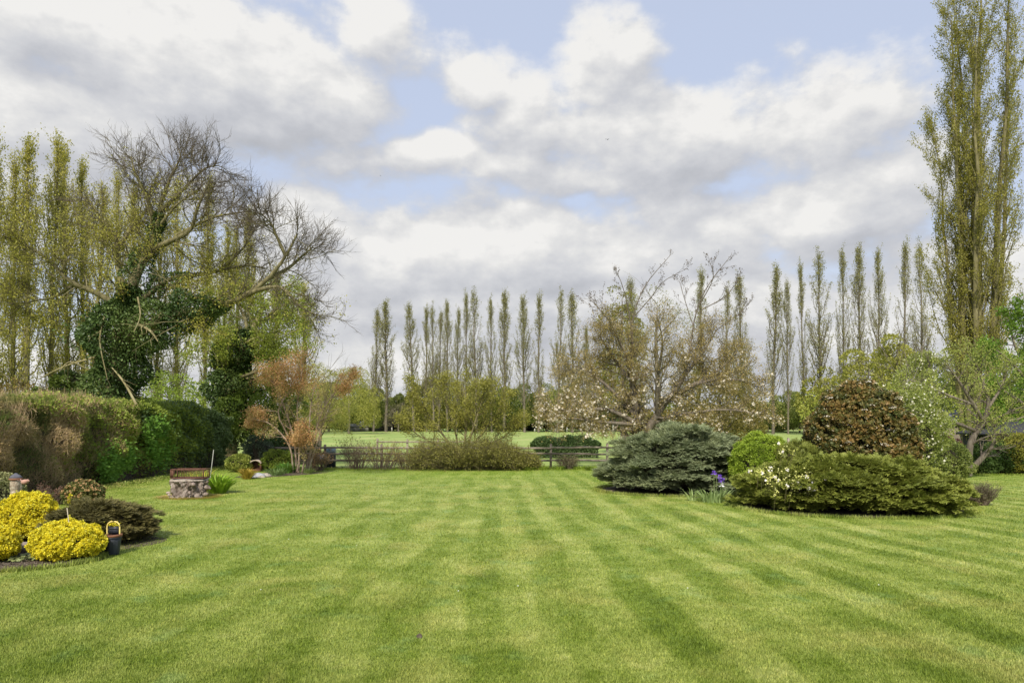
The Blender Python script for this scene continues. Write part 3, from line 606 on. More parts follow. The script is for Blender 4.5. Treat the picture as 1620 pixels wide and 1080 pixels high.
def fence(label, x0, x1, y0, y1, posts, rails, hp=1.25, broken=(), seed=1, gap=()):
    rng = np.random.default_rng(seed); t = thing('post_and_rail_fence', label, 'fence', (x0, y0, 0)); n = len(posts)
    D = np.array([x1-x0, y1-y0]); L = np.linalg.norm(D); D = D/L; rz = atan2(D[1], D[0])
    for s in posts:
        h = hp*rng.uniform(.96, 1.06); m = MB(); m.box((0,0,h/2), (.115,.10,h), rz, rng.random(), tilt=rng.normal()*.012); m.add([(-.055,-.048,h), (.055,-.048,h), (0,0,h+.045), (-.055,.048,h), (.055,.048,h)], [[0,1,2],[3,4,2],[0,3,2],[1,4,2]], rng.random())
        m.build('post', M_WOOD, t, loc=(D[0]*s, D[1]*s, 0))
    for a, b in zip(posts[:-1], posts[1:]):
        for q, z in enumerate(rails):
            if (q, a) in gap: continue
            za, zb = z+rng.normal()*.012, z+rng.normal()*.018; K = 6; xs = np.linspace(a+.0, b-.006, K); off = -.075+.004*((q+int(a*10)) % 2)
            P_ = np.stack([xs*D[0]-D[1]*off*-1, xs*D[1]+off, np.linspace(za, zb, K)+rng.normal(size=K)*.006], -1)
            m = MB(); V = []
            for p in P_: V += [p+np.array([0,-.02,-.05]), p+np.array([0,.02,-.05]), p+np.array([0,.02,.05]), p+np.array([0,-.02,.05])]
            Fc = []
            for i in range(K-1):
                for j in range(4): Fc.append([i*4+j, i*4+(j+1) % 4, i*4+4+(j+1) % 4, i*4+4+j])
            Fc += [[0,3,2,1], [K*4-4,K*4-3,K*4-2,K*4-1]]; m.add(V, Fc, rng.random()); m.build('rail', M_WOOD, t)
    return t
D0 = 35.2; fx = [X(425+89.3*k, D0) for k in range(0, 11)]
fence('weathered brown post and rail fence closing the far end of the lawn', fx[0], fx[-1], D0, D0, [f-fx[0] for f in fx], [1.10, .80, .45])
f2 = [X(597+46*k*1.06, 47) for k in range(0, 5)]
fence('second shorter post and rail fence standing in the pasture behind the left bushes', f2[0], f2[-1], 47, 46, [f-f2[0] for f in f2], [1.05, .62], hp=1.18, seed=4)
f3 = [X(1157+90*k, 38.5) for k in range(0, 3)]
fence('short piece of post and rail fence glimpsed between the lime shrub and bronze shrub', f3[0], f3[-1], 38.5, 38.5, [f-f3[0] for f in f3], [1.22, .85], hp=1.42, seed=6)

# ------------------------------------------------------------------ the hedge on the left
HT = leafmat('hedge_twig_buds', [(.23,.17,.115), (.39,.30,.205), (.50,.41,.29)], trans=.1, clump=.2, big=(.8,.50,.62,(.12,.15,.03)))
HL = leafmat('hedge_leaf', [(.095,.145,.028), (.19,.25,.045), (.29,.35,.085)], tip=(.26,.32,.06), trans=.3, clump=.3)
HI = leafmat('hedge_ivy', [(.048,.082,.036), (.10,.15,.062), (.17,.22,.10)], trans=.15, clump=.3, rough=.35)
def hedge():
    t = thing('hedge', 'tall clipped hedge along the left side, brown and twiggy near, green farther off', 'hedge', (-16, 14, 0))
    rng = np.random.default_rng(31); np.random.seed(31)
    def surf(y0, y1, n, dep=.4):
        """seats on the clipped faces: front, top and far end; coordinates from (-16, 14)"""
        y = rng.uniform(y0, y1, n); H = 3.3+.10*np.sin(y*1.3)+.08*np.sin(y*3.1+1)-.5*np.clip((y-33.5)/4, 0, 1)**2+.06*rng.normal(size=n)
        s = rng.random(n); front = s < .68; z = np.where(front, rng.random(n)**.9*H, H-.1*rng.random(n)); bul = .28*np.sin(z/3.3*pi)+.20*np.sin(y*1.9+1.3*np.sin(z*2))+.12*np.sin(y*4.3+z*3)+.1*np.sin(z*5+y)
        round_ = .5*np.clip((z-2.7)/.6, 0, 1)**2
        x = np.where(front, bul-round_, -rng.random(n)*1.9+.05); 
        depth = rng.random(n)**2*dep; x = np.where(front, x-depth, x); z = np.where(front, z, z-depth*.5-.15*(1-np.clip(-x/.4, 0, 1)))
        nx = np.where(front, 1., .15)-round_*.3; nz = np.where(front, .1+round_, 1.); return np.stack([x, y-14, z], -1), nrm(np.stack([nx, rng.normal(size=n)*.1, nz], -1)), H
    # near: upright twiggy growth with a few buds
    p, nn, H = surf(13, 29.3, 42000, .6)
    fade = rng.random(len(p)) < np.clip((29.3-(p[:, 1]+14)+rng.normal(size=len(p))*1.)/3, .0, 1); p, nn = p[fade], nn[fade]
    a = nrm(nn*.35+rng.normal(size=p.shape)*.42+np.array([0, 0, .75])); L = rng.uniform(.14, .42, len(p)); b = p+a*L[:, None]*.5+rng.normal(size=p.shape)*.02
    Pt = np.stack([p-a*L[:, None]*.5, p, b], 1); R = np.stack([np.full(len(p), .0075), np.full(len(p), .006), np.full(len(p), .003)], 1)
    o = MB().tubes(Pt, R, 3, rv=np.repeat(rng.random(len(p)), 9)); tw = o.build('twig_section', HT, t)
    top = surf(13, 28, 5000, .1)[0]; top = top[top[:, 2] > 2.9]; Q, QR = start_branch(top, np.tile([0, 0, 1.], (len(top), 1))+rng.normal(size=top.shape)*.22, rng.uniform(.12, .42, len(top)), .006, 3, rng, .1)
    MB().tubes(Q, QR, 3).build('standing_shoots', HT, t)
    p, nn, H = surf(13, 29.5, 36000, .35); MB().scatter(SLIM, p, nn*.6+rng.normal(size=p.shape)*.6+np.array([0, 0, .4]), .085*rng.uniform(.6, 1.3, len(p)), rng, rng.random(len(p))).build('small_buds', leafmat('bronze_bud', [(.21,.15,.085), (.33,.25,.13), (.38,.33,.11)], trans=.2, clump=.45, big=(.55,.50,.60,(.10,.17,.022))), t)
    # middle: leafy; far: ivy
    p, nn, H = surf(22.5, 36, 60000, .5); w = np.clip(((p[:, 1]+14)-23.5+1.8*np.sin(p[:, 2]*2.2)+(p[:, 2]-1.5)*1.2)/5, .0, 1)*np.clip((37.5-(p[:, 1]+14))/4+.35*(p[:, 2] > 2.3), 0, 1); ok = rng.random(len(p)) < w
    low = (p[:, 2] < 1.0) & (rng.random(len(p)) < .8); ok &= ~low; p, nn = p[ok], nn[ok]; cv = .5+.5*np.sin(p[:, 1]*2.1+1.4*np.sin(p[:, 2]*2.3))*np.sin(p[:, 2]*1.9+p[:, 1])
    MB().scatter(LEAF, p, nn*.8+rng.normal(size=p.shape)*.5, .10*rng.uniform(.6, 1.4, len(p)), rng, cv).build('leafy_section', HL, t)
    p, nn, H = surf(31.5, 38, 34000, .4); ok = rng.random(len(p)) < np.clip((p[:, 1]+14-32)/2.5, 0, 1); p, nn = p[ok], nn[ok]; q = (p[:, 2] < .9) & (rng.random(len(p)) < .65); p, nn = p[~q], nn[~q]
    pe, k = rng.uniform(0, 1, (12000, 3))*np.array([1.9, .3, 2.9])+np.array([-1.9, 23.7, 0]), 1
    p = np.vstack([p, pe]); nn = np.vstack([nn, np.tile([0, 1., .1], (12000, 1))])
    MB().scatter(LEAF, p, nn*.8+rng.normal(size=p.shape)*.5, .10*rng.uniform(.6, 1.4, len(p)), rng, rng.random(len(p))).build('ivy_section', HI, t)
    # bright privet sprays hanging low on the face
    for k, (cy, cz, ry, rz) in enumerate([(27.2, 1.0, .9, .5), (30.2, 1.2, 1.0, .75), (30.0, 2.1, .8, .4), (26.4, .6, .45, .45)]):
        n = 2200; u = rng.normal(size=(n, 3))*.55; p = np.stack([.30+.18*np.abs(u[:, 0]), cy-14+u[:, 1]*ry, np.maximum(.05, cz+u[:, 2]*rz)], -1)
        MB().scatter(LEAF, p, np.array([.9, 0, .1])+rng.normal(size=p.shape)*.6, .12*rng.uniform(.6, 1.3, n), rng, rng.random(n)).build('bright_spray', leafmat('bright_spray_leaf', [(.055,.13,.02), (.11,.23,.04), (.2,.34,.08)], trans=.35), t)
    # the thicket inside
    ys = np.linspace(-2, 23.6, 70); V = []; prof = [(.02,0), (-.05,1.), (-.02,2.), (-.30,2.75), (-.8,3.0), (-1.5,2.9), (-1.9,2.0), (-1.9,0)]
    for y in ys:
        for (x, z) in prof: V.append((x-.22+.14*sin(y*1.9+z)+.05*sin(y*5), y, z*(1-.13*max(0, (y-19.5)/4)**2)-.12))
    m = len(prof); Fc = [[i*m+j, i*m+j+1, i*m+m+j+1, i*m+m+j] for i in range(len(ys)-1) for j in range(m-1)]; Fc.append(list(range((len(ys)-1)*m, len(ys)*m)))
    MBo = MB(); MBo.add(V, Fc[:-1]); MBo.add(V[-m:], [list(range(m))]); MBo.build('inner_branches', solid('hedge_wood', [(.05,.042,.028), (.12,.10,.07), (.2,.17,.12)], 14, (1,1,.3), bump=.8), t)
hedge()

# ------------------------------------------------------------------ trees of the garden
def limbs(base, specs, K=12):
    """specs: list of ([(px,py,d)...],[radii]) -> stacked (B,K,3),(B,K) about base"""
    A = []; R = []
    for pts, rad in specs:
        q, r = poly([P(*p)-base for p in pts], rad, K); A.append(q[0]); R.append(r[0])
    return np.array(A), np.array(R)
def ivy_on(Pt, R, rng, n, extra, size, mat, t, name='ivy', t0=0., t1=1.):
    B, K, _ = Pt.shape; L = np.linalg.norm(np.diff(Pt, axis=1), axis=-1).sum(1); pr = L/L.sum(); k = rng.choice(B, n, p=pr)
    s = t0+(t1-t0)*rng.random((n, 1)); p, T, r = along(Pt[k], R[k], np.minimum(s, .999)); p, T, r = p[:, 0], T[:, 0], r[:, 0]
    q = rng.normal(size=(n, 3)); q = nrm(q-(q*T).sum(-1, keepdims=True)*T); lump = 1+.45*np.sin(s[:, 0]*23+k*2)+.3*np.sin(s[:, 0]*51+q[:, 0]*2.2)+.25*np.sin(q[:, 2]*3+s[:, 0]*37)
    e = extra[k] if hasattr(extra, '__len__') else extra; e = e*np.interp(s[:, 0], [t0, t0+(t1-t0)*.72, t1], [1.15, .8, .15]); rad = r+e*lump*np.where(rng.random(n) < .8, .45+.5*rng.random(n)**.5, rng.random(n)*1.5); pos = p+q*rad[:, None]
    m = MB().scatter(LEAF, pos, q*.7+rng.normal(size=(n, 3))*.45+np.array([0, 0, -.25]), size*rng.uniform(.6, 1.3, n), rng, .5+.5*np.sin(s[:, 0]*17+q[:, 0]*2)); return m.build(name, mat, t)
IVY = leafmat('ivy_leaf', [(.016,.034,.010), (.045,.078,.022), (.11,.15,.045)], trans=.1, clump=.3, rough=.55, spec=.3)
def ash_tree():
    d = 30.; base = np.array((X(184, d), d, 0.)); t = thing('ash_tree', 'old gnarled half bare tree with ivy clad trunk and long limb over the hedge', 'tree', base)
    rng = np.random.default_rng(101); np.random.seed(101)
    TR, TRr = limbs(base, [([(186,735,30),(182,640,30),(188,560,30),(196,490,30),(214,440,30.2),(236,395,30.4),(250,350,30.5),(258,305,30.6)], [.46,.40,.34,.27,.19,.14,.10,.06])], 16)
    specs = [
     ([(200,545,30),(250,505,29.3),(290,494,29),(335,488,28.6),(385,470,28.2),(425,440,28),(452,405,28),(470,370,28)], [.27,.23,.19,.16,.12,.09,.06,.035]),
     ([(196,500,30),(232,468,30.3),(272,440,30.6),(330,432,31),(385,420,31.4),(420,425,31.8)], [.16,.13,.10,.08,.05,.03]),
     ([(196,490,30),(150,462,29.6),(110,445,29.2),(78,412,29),(40,388,28.6),(0,372,28.4)], [.15,.12,.10,.07,.05,.03]),
     ([(200,475,30),(186,420,30.4),(183,375,30.6),(160,345,30.8),(140,315,31)], [.17,.12,.09,.06,.03]),
     ([(183,400,30.5),(208,360,30.9),(232,330,31.2),(240,290,31.4)], [.10,.08,.05,.03]),
     ([(232,400,30.4),(262,385,29.8),(300,365,29.4),(312,330,29.2),(330,290,29)], [.15,.12,.09,.06,.03]),
     ([(246,360,30.5),(232,310,30.2),(214,275,30),(208,248,30)], [.12,.08,.05,.025]),
     ([(256,320,30.6),(270,280,30.7),(280,262,30.8),(288,238,31)], [.08,.06,.04,.02]),
     ([(253,335,30.5),(290,300,30.4),(322,268,30.2),(345,262,30)], [.09,.06,.04,.02]),
     ([(385,470,28.2),(412,458,27.6),(445,455,27.2),(475,485,27),(500,498,27)], [.11,.09,.07,.045,.02]),
     ([(425,440,28),(455,425,28.4),(478,405,28.6),(494,392,28.8)], [.10,.07,.045,.02]),
     ([(452,405,28),(436,370,27.8),(430,355,27.6),(418,342,27.5)], [.08,.055,.035,.02]),
     ([(280,372,29.6),(335,345,29.2),(385,335,29)], [.09,.05,.02]), ([(345,430,31),(385,392,31.2),(405,355,31.2)], [.07,.045,.02]), ([(250,360,30.4),(282,322,30),(318,300,29.8)], [.07,.045,.02]),
     ([(120,448,29.3),(85,470,29.6),(45,478,29.8),(12,500,30)], [.07,.05,.03,.02]),
    ]
    SP, SR = limbs(base, specs, 12); m = MB().tubes(TR, TRr, 12).tubes(SP, SR, 8)
    allP = np.concatenate([TR[:, [0,2,4,6,8,9,10,11,12,13,14,15]], SP]); allR = np.concatenate([TRr[:, [0,2,4,6,8,9,10,11,12,13,14,15]], SR])
    a1, r1 = fork(allP, allR, rng, 15, 1.85, t0=.25, ang=.75, rr=.32, seg=6, wander=.18, up=.02, rmin=.018, lfall=.45)
    a2, r2 = fork(a1, r1, rng, 9, .95, t0=.15, ang=.65, rr=.5, seg=5, wander=.17, up=.08, rmin=.010)
    a3, r3 = fork(a2, r2, rng, 5, .50, t0=.15, ang=.6, rr=.55, seg=3, wander=.14, up=.12, rmin=.006, lfall=.3)
    m.tubes(a1, r1, 5); m.build('trunk', M_BARKO, t, smooth=True)
    MB().tubes(a2, r2, 4).tubes(a3, r3, 3).build('branches', M_TWIGD, t)
    # yellow green flush low in the crown; the top stays bare
    mid = a3[:, 1]; thr = np.interp(mid[:, 0], [-8, -1, 3, 5, 7, 9], [10., 11.6, 11.6, 9.0, 6.5, 5.0]); ok = (mid[:, 2]+rng.normal(size=len(mid))*1. < thr)
    pos, ax = on_twigs(a3[ok], r3[ok], 11, rng, .1, 1., .12); MB().scatter(LEAF, pos, ax, .078*rng.uniform(.6, 1.3, len(pos)), rng, rng.random(len(pos))).build('young_leaves', leafmat('ash_flush', [(.14,.14,.026), (.22,.215,.042), (.30,.29,.075)], trans=.35), t)
    # dense hanging epicormic twigs below
    hp, hr = fork(allP[:8], allR[:8], rng, 26, 2.3, t0=.3, ang=1.2, rr=.1, seg=6, wander=.22, up=-.14, rmin=.010); h2, hr2 = fork(hp, hr, rng, 4, .7, ang=.7, rr=.6, seg=3, wander=.2, up=-.1, rmin=.006)
    MB().tubes(hp, hr, 4).tubes(h2, hr2, 3).build('hanging_twigs', M_BARKL, t)
    # broken pale boughs in front of the ivy
    bp, br = limbs(base, [([(200,505,29.3),(236,522,28.5),(250,540,28.3)], [.07,.055,.02]), ([(176,580,28.8),(196,604,28.4),(216,640,28.2)], [.02,.045,.055]), ([(140,585,28.8),(112,572,28.4),(96,584,28.2)], [.035,.03,.015]),
       ([(60,600,29),(100,580,28.6),(150,565,28.7)], [.015,.03,.05]), ([(218,470,28.6),(222,500,28.4),(212,525,28.3)], [.04,.03,.015]), ([(165,500,28.8),(158,540,28.5),(170,600,28.4)], [.04,.03,.015])], 8)
    b2, br2 = fork(bp, br, rng, 6, .8, ang=.7, rr=.4, seg=5, wander=.2, rmin=.008); MB().tubes(bp, br, 7).tubes(b2, br2, 3).build('dead_branches', M_BARKL, t)
    ivy_on(TR, TRr, rng, 32000, 1.0, .12, IVY, t, t0=.06, t1=.53); ivy_on(SP[:1], SR[:1], rng, 12000, .58, .11, IVY, t, t0=.02, t1=.50); ivy_on(TR, TRr, rng, 3000, .32, .10, IVY, t, t0=.55, t1=.9)
    ivy_on(SP[1:2], SR[1:2], rng, 1800, .25, .11, IVY, t, t0=.0, t1=.5)
ash_tree()
def ivy_tree():
    d = 41.; base = np.array((X(366, d), d, 0.)); t = thing('ivy_clad_tree', 'leaning tree smothered in dark ivy with a feathery light green crown behind the hedge end', 'tree', base)
    rng = np.random.default_rng(111); np.random.seed(111)
    TR, TRr = limbs(base, [([(366,726,41),(362,660,41),(368,600,41),(385,550,41),(405,510,41),(418,480,41)], [.4,.35,.3,.22,.14,.06])], 12)
    SP, SR = limbs(base, [([(366,620,41),(352,580,41),(345,540,41)], [.2,.14,.05]), ([(380,560,41),(405,545,40.5),(440,530,40)], [.16,.1,.05]), ([(392,540,41),(388,505,41),(372,475,41)], [.14,.1,.04]), ([(400,520,41),(430,495,41.5),(452,480,42)], [.12,.08,.03]), ([(372,600,41),(400,590,40),(430,580,39.5)], [.12,.08,.03])], 12)
    m = MB().tubes(TR, TRr, 10).tubes(SP, SR, 6); al = np.concatenate([TR, SP]); ar = np.concatenate([TRr, SR])
    a1, r1 = fork(al, ar, rng, 16, 2.4, t0=.35, ang=.8, rr=.4, seg=5, rmin=.02); a2, r2 = fork(a1, r1, rng, 6, 1.1, ang=.6, rr=.5, seg=4, up=-.03, rmin=.01); m.tubes(a1, r1, 4).tubes(a2, r2, 3); m.build('trunk', M_BARKL, t)
    pos, ax = on_twigs(a2, r2, 42, rng, .1, 1., .16); MB().scatter(LEAF, pos, ax, .12*rng.uniform(.6, 1.3, len(pos)), rng, rng.random(len(pos))).build('crown', leafmat('feathery_leaf', [(.085,.125,.018), (.165,.21,.03), (.27,.30,.065)], trans=.38), t)
    ivy_on(TR, TRr, rng, 15000, .95, .16, IVY, t, t0=.04, t1=.75); ivy_on(SP[:1], SR[:1], rng, 4000, .5, .15, IVY, t)
ivy_tree()
bushy_tree('evergreen_shrub', 'dark green leafy mass of evergreen growing at the left foot of the ivy clad tree', 105, 33, 120, 588, leafmat('laurel', [(.03,.055,.012), (.07,.105,.018), (.12,.15,.03)], trans=.2), 401, n=16000, ls=.16)
bushy_tree('leafy_shrub', 'thin light green shrub filling the gap behind the hedge under the long limb', 285, 44, 150, 590, leafmat('privet_haze', [(.10,.16,.025), (.18,.25,.04), (.28,.33,.08)], trans=.4), 402, n=8000, ls=.14)
bushy_tree('dense_shrub', 'green shrub behind the pink leaved shrub, at the foot of the ivy clad tree', 415, 41, 130, 590, leafmat('shrub_green', [(.05,.09,.015), (.10,.155,.025), (.18,.23,.05)], trans=.3), 403, n=16000, ls=.13)
bushy_tree('holly_tree', 'broad green shrub rising at the left edge above the brown hedge', 20, 36, 130, 598, BR, 404, n=6000, ls=.14)
bushy_tree('feathery_tree', 'pale yellow green feathery tree standing behind the pink leaved shrub', 505, 52, 120, 572, YG, 405, n=14000, ls=.14, proto=SLIM, hang=.4, bot=.05)
shrub('evergreen_bush', 'very dark evergreen bush behind the fence under the pink leaved shrub', 'bush', X(455, 40), 40, (1.6, 1.2, 1.75), DG, n=9000, size=.11, seed=406)
shrub('evergreen_bush', 'rounded dark bush above the little brown hutch at the end of the hedge', 'bush', X(406, 34.5), 34.6, (.72, .6, 1.75), leafmat('box_leaf', [(.02,.035,.022), (.05,.075,.05), (.10,.13,.09)], trans=.1), n=8000, size=.055, seed=407)
shrub('variegated_bush', 'yellow splashed bush at the foot of the far hedge end', 'bush', X(372, 33), 33.4, (.6, .45, .85), leafmat('variegated_leaf', [(.05,.09,.02), (.16,.2,.04), (.42,.42,.14)], trans=.25), n=6000, size=.06, seed=408)
shrub('variegated_bush', 'yellow green bush just right of the little brown hutch', 'bush', X(438, 33.6), 33.8, (.85, .5, 1.0), leafmat('golden_green_leaf', [(.05,.09,.015), (.14,.19,.03), (.32,.36,.10)], trans=.25), n=8000, size=.06, seed=409)

def airy_shrub(name, label, cat, base, specs, levels, leaf=None, specs2=None, levels2=None, bark=None, seed=1, crown='crown', K=10, extra=None, group=None, tw=None):
    rng = np.random.default_rng(seed); np.random.seed(seed); t = thing(name, label, cat, base, 0, group); SP, SR = limbs(base, specs, K)
    m = MB().tubes(SP, SR, 7); cur, cr = SP, SR; last = []
    for kw in levels: cur, cr = fork(cur, cr, rng, **kw); last.append((cur, cr)); m.tubes(cur, cr, 4 if kw is levels[0] else 3)
    if specs2:
        cur, cr = limbs(base, specs2, K); m.tubes(cur, cr, 7); fin = None
        for kw in levels2: cur, cr = fork(cur, cr, rng, **kw); m.tubes(cur, cr, 3)
        pos, ax = on_twigs(cur, cr, 7, rng, .1, 1., .03); MB().scatter(LEAF, pos, ax, .06*rng.uniform(.6, 1.3, len(pos)), rng).build('bud_clusters', leafmat('dark_buds', [(.05,.035,.025), (.11,.08,.05)], trans=.1), t)
    m.build('trunk', bark or M_BARKG, t)
    for i, (mat, n, size, pr, cond, nm, off) in enumerate(leaf or []):
        Q, QR = last[-1]; mid = Q[:, 1]; ok = cond(mid+np.array(base), rng) if cond else np.ones(len(Q), bool)
        if not ok.any(): continue
        pos, ax = on_twigs(Q[ok], QR[ok], n, rng, .1, 1., off); MB().scatter(pr, pos, ax, size*rng.uniform(.6, 1.3, len(pos)), rng, np.repeat(rng.random(ok.sum()), n)).build(nm, mat, t)
    if extra: extra(t, rng, last)
    return t
def PX(w): return HX+w[:, 0]/w[:, 1]*F
def PY(w): return HY-(w[:, 2]-CH)/w[:, 1]*F
# the pink leaved shrub at the end of the left border
d = 32.5; b = np.array((X(474, d), d, 0.))
PINK = leafmat('pink_spring_leaf', [(.24,.125,.06), (.36,.205,.11), (.46,.31,.18)], trans=.35)
PALE = leafmat('small_pale_leaf', [(.22,.19,.07), (.34,.29,.12), (.42,.38,.19)], trans=.35)
airy_shrub('multi_stemmed_shrub', 'tall many stemmed shrub with clouds of pink orange young leaves in the left border', 'shrub', b, [
 ([(468,748,32.5),(466,700,32.4),(452,650,32.3),(436,612,32.2),(420,590,32.)], [.06,.05,.04,.03,.015]), ([(472,748,32.5),(474,700,32.5),(470,650,32.5),(474,610,32.5),(480,575,32.5)], [.06,.05,.04,.03,.015]),
 ([(482,748,32.6),(496,700,32.8),(508,655,33),(530,620,33),(560,598,33)], [.06,.05,.04,.03,.015]), ([(478,748,32.3),(488,690,32),(492,640,31.8),(500,600,31.8)], [.05,.04,.03,.015]),
 ([(464,748,32.4),(458,705,32),(430,672,31.8),(400,662,31.6)], [.045,.04,.03,.012]), ([(486,748,32.6),(505,690,32.9),(520,645,33.2),(536,600,33.4)], [.05,.04,.03,.012]),
 ([(470,745,32.2),(476,712,31.9),(482,690,31.8)], [.035,.025,.012]), ([(456,690,32.2),(440,650,32),(462,610,31.8),(455,580,31.8)], [.03,.03,.02,.01])],
 [dict(n=14, L=1.0, t0=.3, ang=.85, rr=.5, seg=5, rmin=.007, up=.0), dict(n=10, L=.42, t0=.15, ang=.6, rr=.6, seg=3, rmin=.0045, up=.08)],
 [(PINK, 30, .060, LEAF, lambda w, r: (PY(w) < 628-.25*np.abs(PX(w)-440)) & (PX(w) < 500), 'pink_leaves', .17),
  (PINK, 34, .056, LEAF, lambda w, r: ((np.hypot(PX(w)-402, PY(w)-662) < 26) | (np.hypot(PX(w)-476, PY(w)-690) < 20) | (np.hypot(PX(w)-555, PY(w)-605) < 26)), 'low_pink_leaves', .12),
  (PALE, 15, .048, LEAF, lambda w, r: r.random(len(w)) < .75, 'pale_leaves', .06)], bark=M_BARKP, seed=501)

# the loose willow like shrub in the middle, behind the fence
d = 37.; b = np.array((X(728, d), d, 0.))
airy_shrub('broadleaf_shrub', 'loose yellow green shrub with bare forking stems behind the fence in the centre', 'shrub', b, [
 ([(728,743,37),(712,705,37),(690,672,36.8),(668,640,36.6),(655,612,36.5)], [.09,.07,.05,.03,.015]), ([(728,743,37),(735,700,37),(738,655,37.2),(732,610,37.2)], [.09,.07,.05,.02]),
 ([(730,743,37),(752,700,37),(778,665,37),(800,632,37)], [.08,.06,.04,.015]), ([(728,743,37),(700,710,36.4),(665,690,36),(640,672,36)], [.07,.05,.03,.012]), ([(730,743,37),(765,708,37.5),(798,690,37.8),(822,668,38)], [.07,.05,.03,.012]),
 ([(728,743,37),(722,690,37.5),(708,640,38),(700,600,38)], [.07,.05,.035,.015]), ([(730,743,37),(748,680,36.4),(762,635,36.2),(770,608,36)], [.07,.05,.03,.012])],
 [dict(n=16, L=1.2, t0=.3, ang=.7, rr=.5, seg=5, rmin=.010, up=.03), dict(n=10, L=.55, t0=.15, ang=.6, rr=.6, seg=3, rmin=.006, up=.06)],
 [(leafmat('centre_shrub_leaf', [(.12,.125,.025), (.205,.205,.045), (.29,.28,.08)], trans=.38), 24, .078, LEAF, lambda w, r: PY(w) < 686, 'crown', .12)], bark=M_BARKO, seed=502)

# blossom tree
d = 36.; b = np.array((X(1018, d), d, 0.))
BLO = leafmat('cherry_blossom', [(.45,.40,.38), (.54,.50,.50), (.62,.58,.60)], trans=.3, rough=.6)
BRZ = leafmat('cherry_young_leaf', [(.14,.105,.04), (.23,.185,.075), (.31,.265,.125)], trans=.35)
airy_shrub('blossom_tree', 'spreading old cherry with pale blossom on low boughs and bare upper branches', 'tree', b, [
 ([(1016,735,36),(1018,690,36),(1010,660,36),(985,640,36)], [.38,.33,.27,.15]), ([(1016,690,36),(1005,640,36),(998,590,36.2),(1000,540,36.4)], [.26,.18,.10,.04]),
 ([(1018,690,36),(1050,640,35.6),(1080,600,35.4),(1092,550,35.2)], [.24,.17,.10,.04]), ([(1008,600,36.2),(985,550,35.6),(965,510,35.2)], [.10,.07,.025]),
 ([(1012,672,36),(960,648,35),(905,650,34.2),(872,645,33.8)], [.16,.10,.05,.02]), ([(1012,672,36),(955,668,34.6),(905,662,33.8),(872,664,33.4)], [.14,.08,.05,.02]),
 ([(1005,655,36),(960,610,36.4),(925,585,36.8),(895,575,37)], [.13,.08,.05,.02]), ([(1060,630,35.6),(1110,605,35.4),(1160,600,35.2),(1200,612,35)], [.13,.08,.05,.02]),
 ([(1025,672,36),(1080,655,35),(1150,648,34.4),(1205,655,34)], [.14,.09,.05,.02]), ([(1004,610,36.2),(970,565,36.6),(948,530,37)], [.11,.08,.03]),
 ([(1070,610,35.4),(1110,560,35.6),(1135,520,35.8)], [.10,.07,.025]), ([(1040,655,35.6),(1040,600,34.8),(1048,545,34.4),(1040,500,34.2)], [.12,.09,.05,.02]), ([(1075,620,35.4),(1130,590,36),(1165,560,36.4)], [.1,.06,.02])],
 [dict(n=17, L=1.55, t0=.15, ang=.85, rr=.34, seg=6, rmin=.012, up=.02, wander=.16, lfall=.5), dict(n=9, L=.8, t0=.12, ang=.7, rr=.5, seg=4, rmin=.007, up=.03), dict(n=4, L=.34, t0=.2, ang=.6, rr=.6, seg=2, rmin=.005, up=.05)],
 [(BLO, 4, .058, BLOOM, lambda w, r: (PY(w) > 600+r.normal(size=len(w))*30) & (PY(w) < 690) & (r.random(len(w)) < np.where(PX(w) < 960, .34, .22)), 'blossom', .05),
  (BRZ, 9, .065, LEAF, lambda w, r: (PY(w) > 480+r.normal(size=len(w))*35) & (PY(w) < 694), 'young_leaves', .09)],
 specs2=[([(1000,545,36.4),(1002,500,36.4),(1022,450,36.6),(1062,402,36.8)], [.045,.035,.025,.010]), ([(1092,550,35.2),(1100,500,35.2),(1118,455,35),(1158,402,35)], [.045,.035,.025,.010]), ([(1000,560,36.2),(996,500,35.6),(984,450,35.2),(972,425,35)], [.04,.03,.02,.008]),
  ([(1004,500,36.4),(1030,470,36),(1050,445,35.6),(1086,425,35.2)], [.03,.024,.018,.008]), ([(1108,480,35.1),(1128,440,34.8),(1122,410,34.6)], [.03,.02,.008]), ([(1110,490,35.2),(1145,470,35),(1172,440,34.8)], [.03,.02,.008]), ([(965,510,35.2),(945,485,35.2),(930,470,35.4)], [.03,.02,.008]), ([(1002,510,36.2),(960,490,36.4),(935,485,36.6)], [.025,.018,.008]), ([(1098,520,35.2),(1082,470,35.6),(1075,445,35.8)], [.025,.018,.008]), ([(1135,520,35.8),(1165,500,36),(1185,480,36.2)], [.025,.018,.008])],
 levels2=[dict(n=8, L=.95, t0=.15, ang=.6, rr=.4, seg=5, rmin=.009, up=.08, lfall=.5), dict(n=4, L=.36, t0=.2, ang=.6, rr=.6, seg=3, rmin=.006, up=.06)], bark=M_BARKG, seed=503, K=12)
bushy_tree('yew_tree', 'olive brown feathery bush behind the right half of the blossom tree', 1140, 44, 150, 580, leafmat('yew_bronze', [(.07,.068,.018), (.125,.115,.03), (.19,.165,.05)], trans=.3), 410, n=10000, ls=.13, proto=CL5, K=60, bot=.0)
bushy_tree('broadleaf_tree', 'tall weeping olive green tree behind the trunk of the blossom tree', 1040, 48, 150, 452, leafmat('olive_weeping_leaf', [(.075,.085,.018), (.135,.145,.034), (.20,.21,.06)], trans=.3), 411, n=9000, ls=.14, proto=SLIM, hang=.7, bot=.05)
bushy_tree('broadleaf_tree', 'olive green column shaped tree left of the blossom tree trunk', 985, 50, 70, 440, leafmat('olive_column_leaf', [(.085,.09,.02), (.14,.145,.035), (.21,.21,.06)], trans=.3), 412, n=7000, ls=.14, bot=.05)

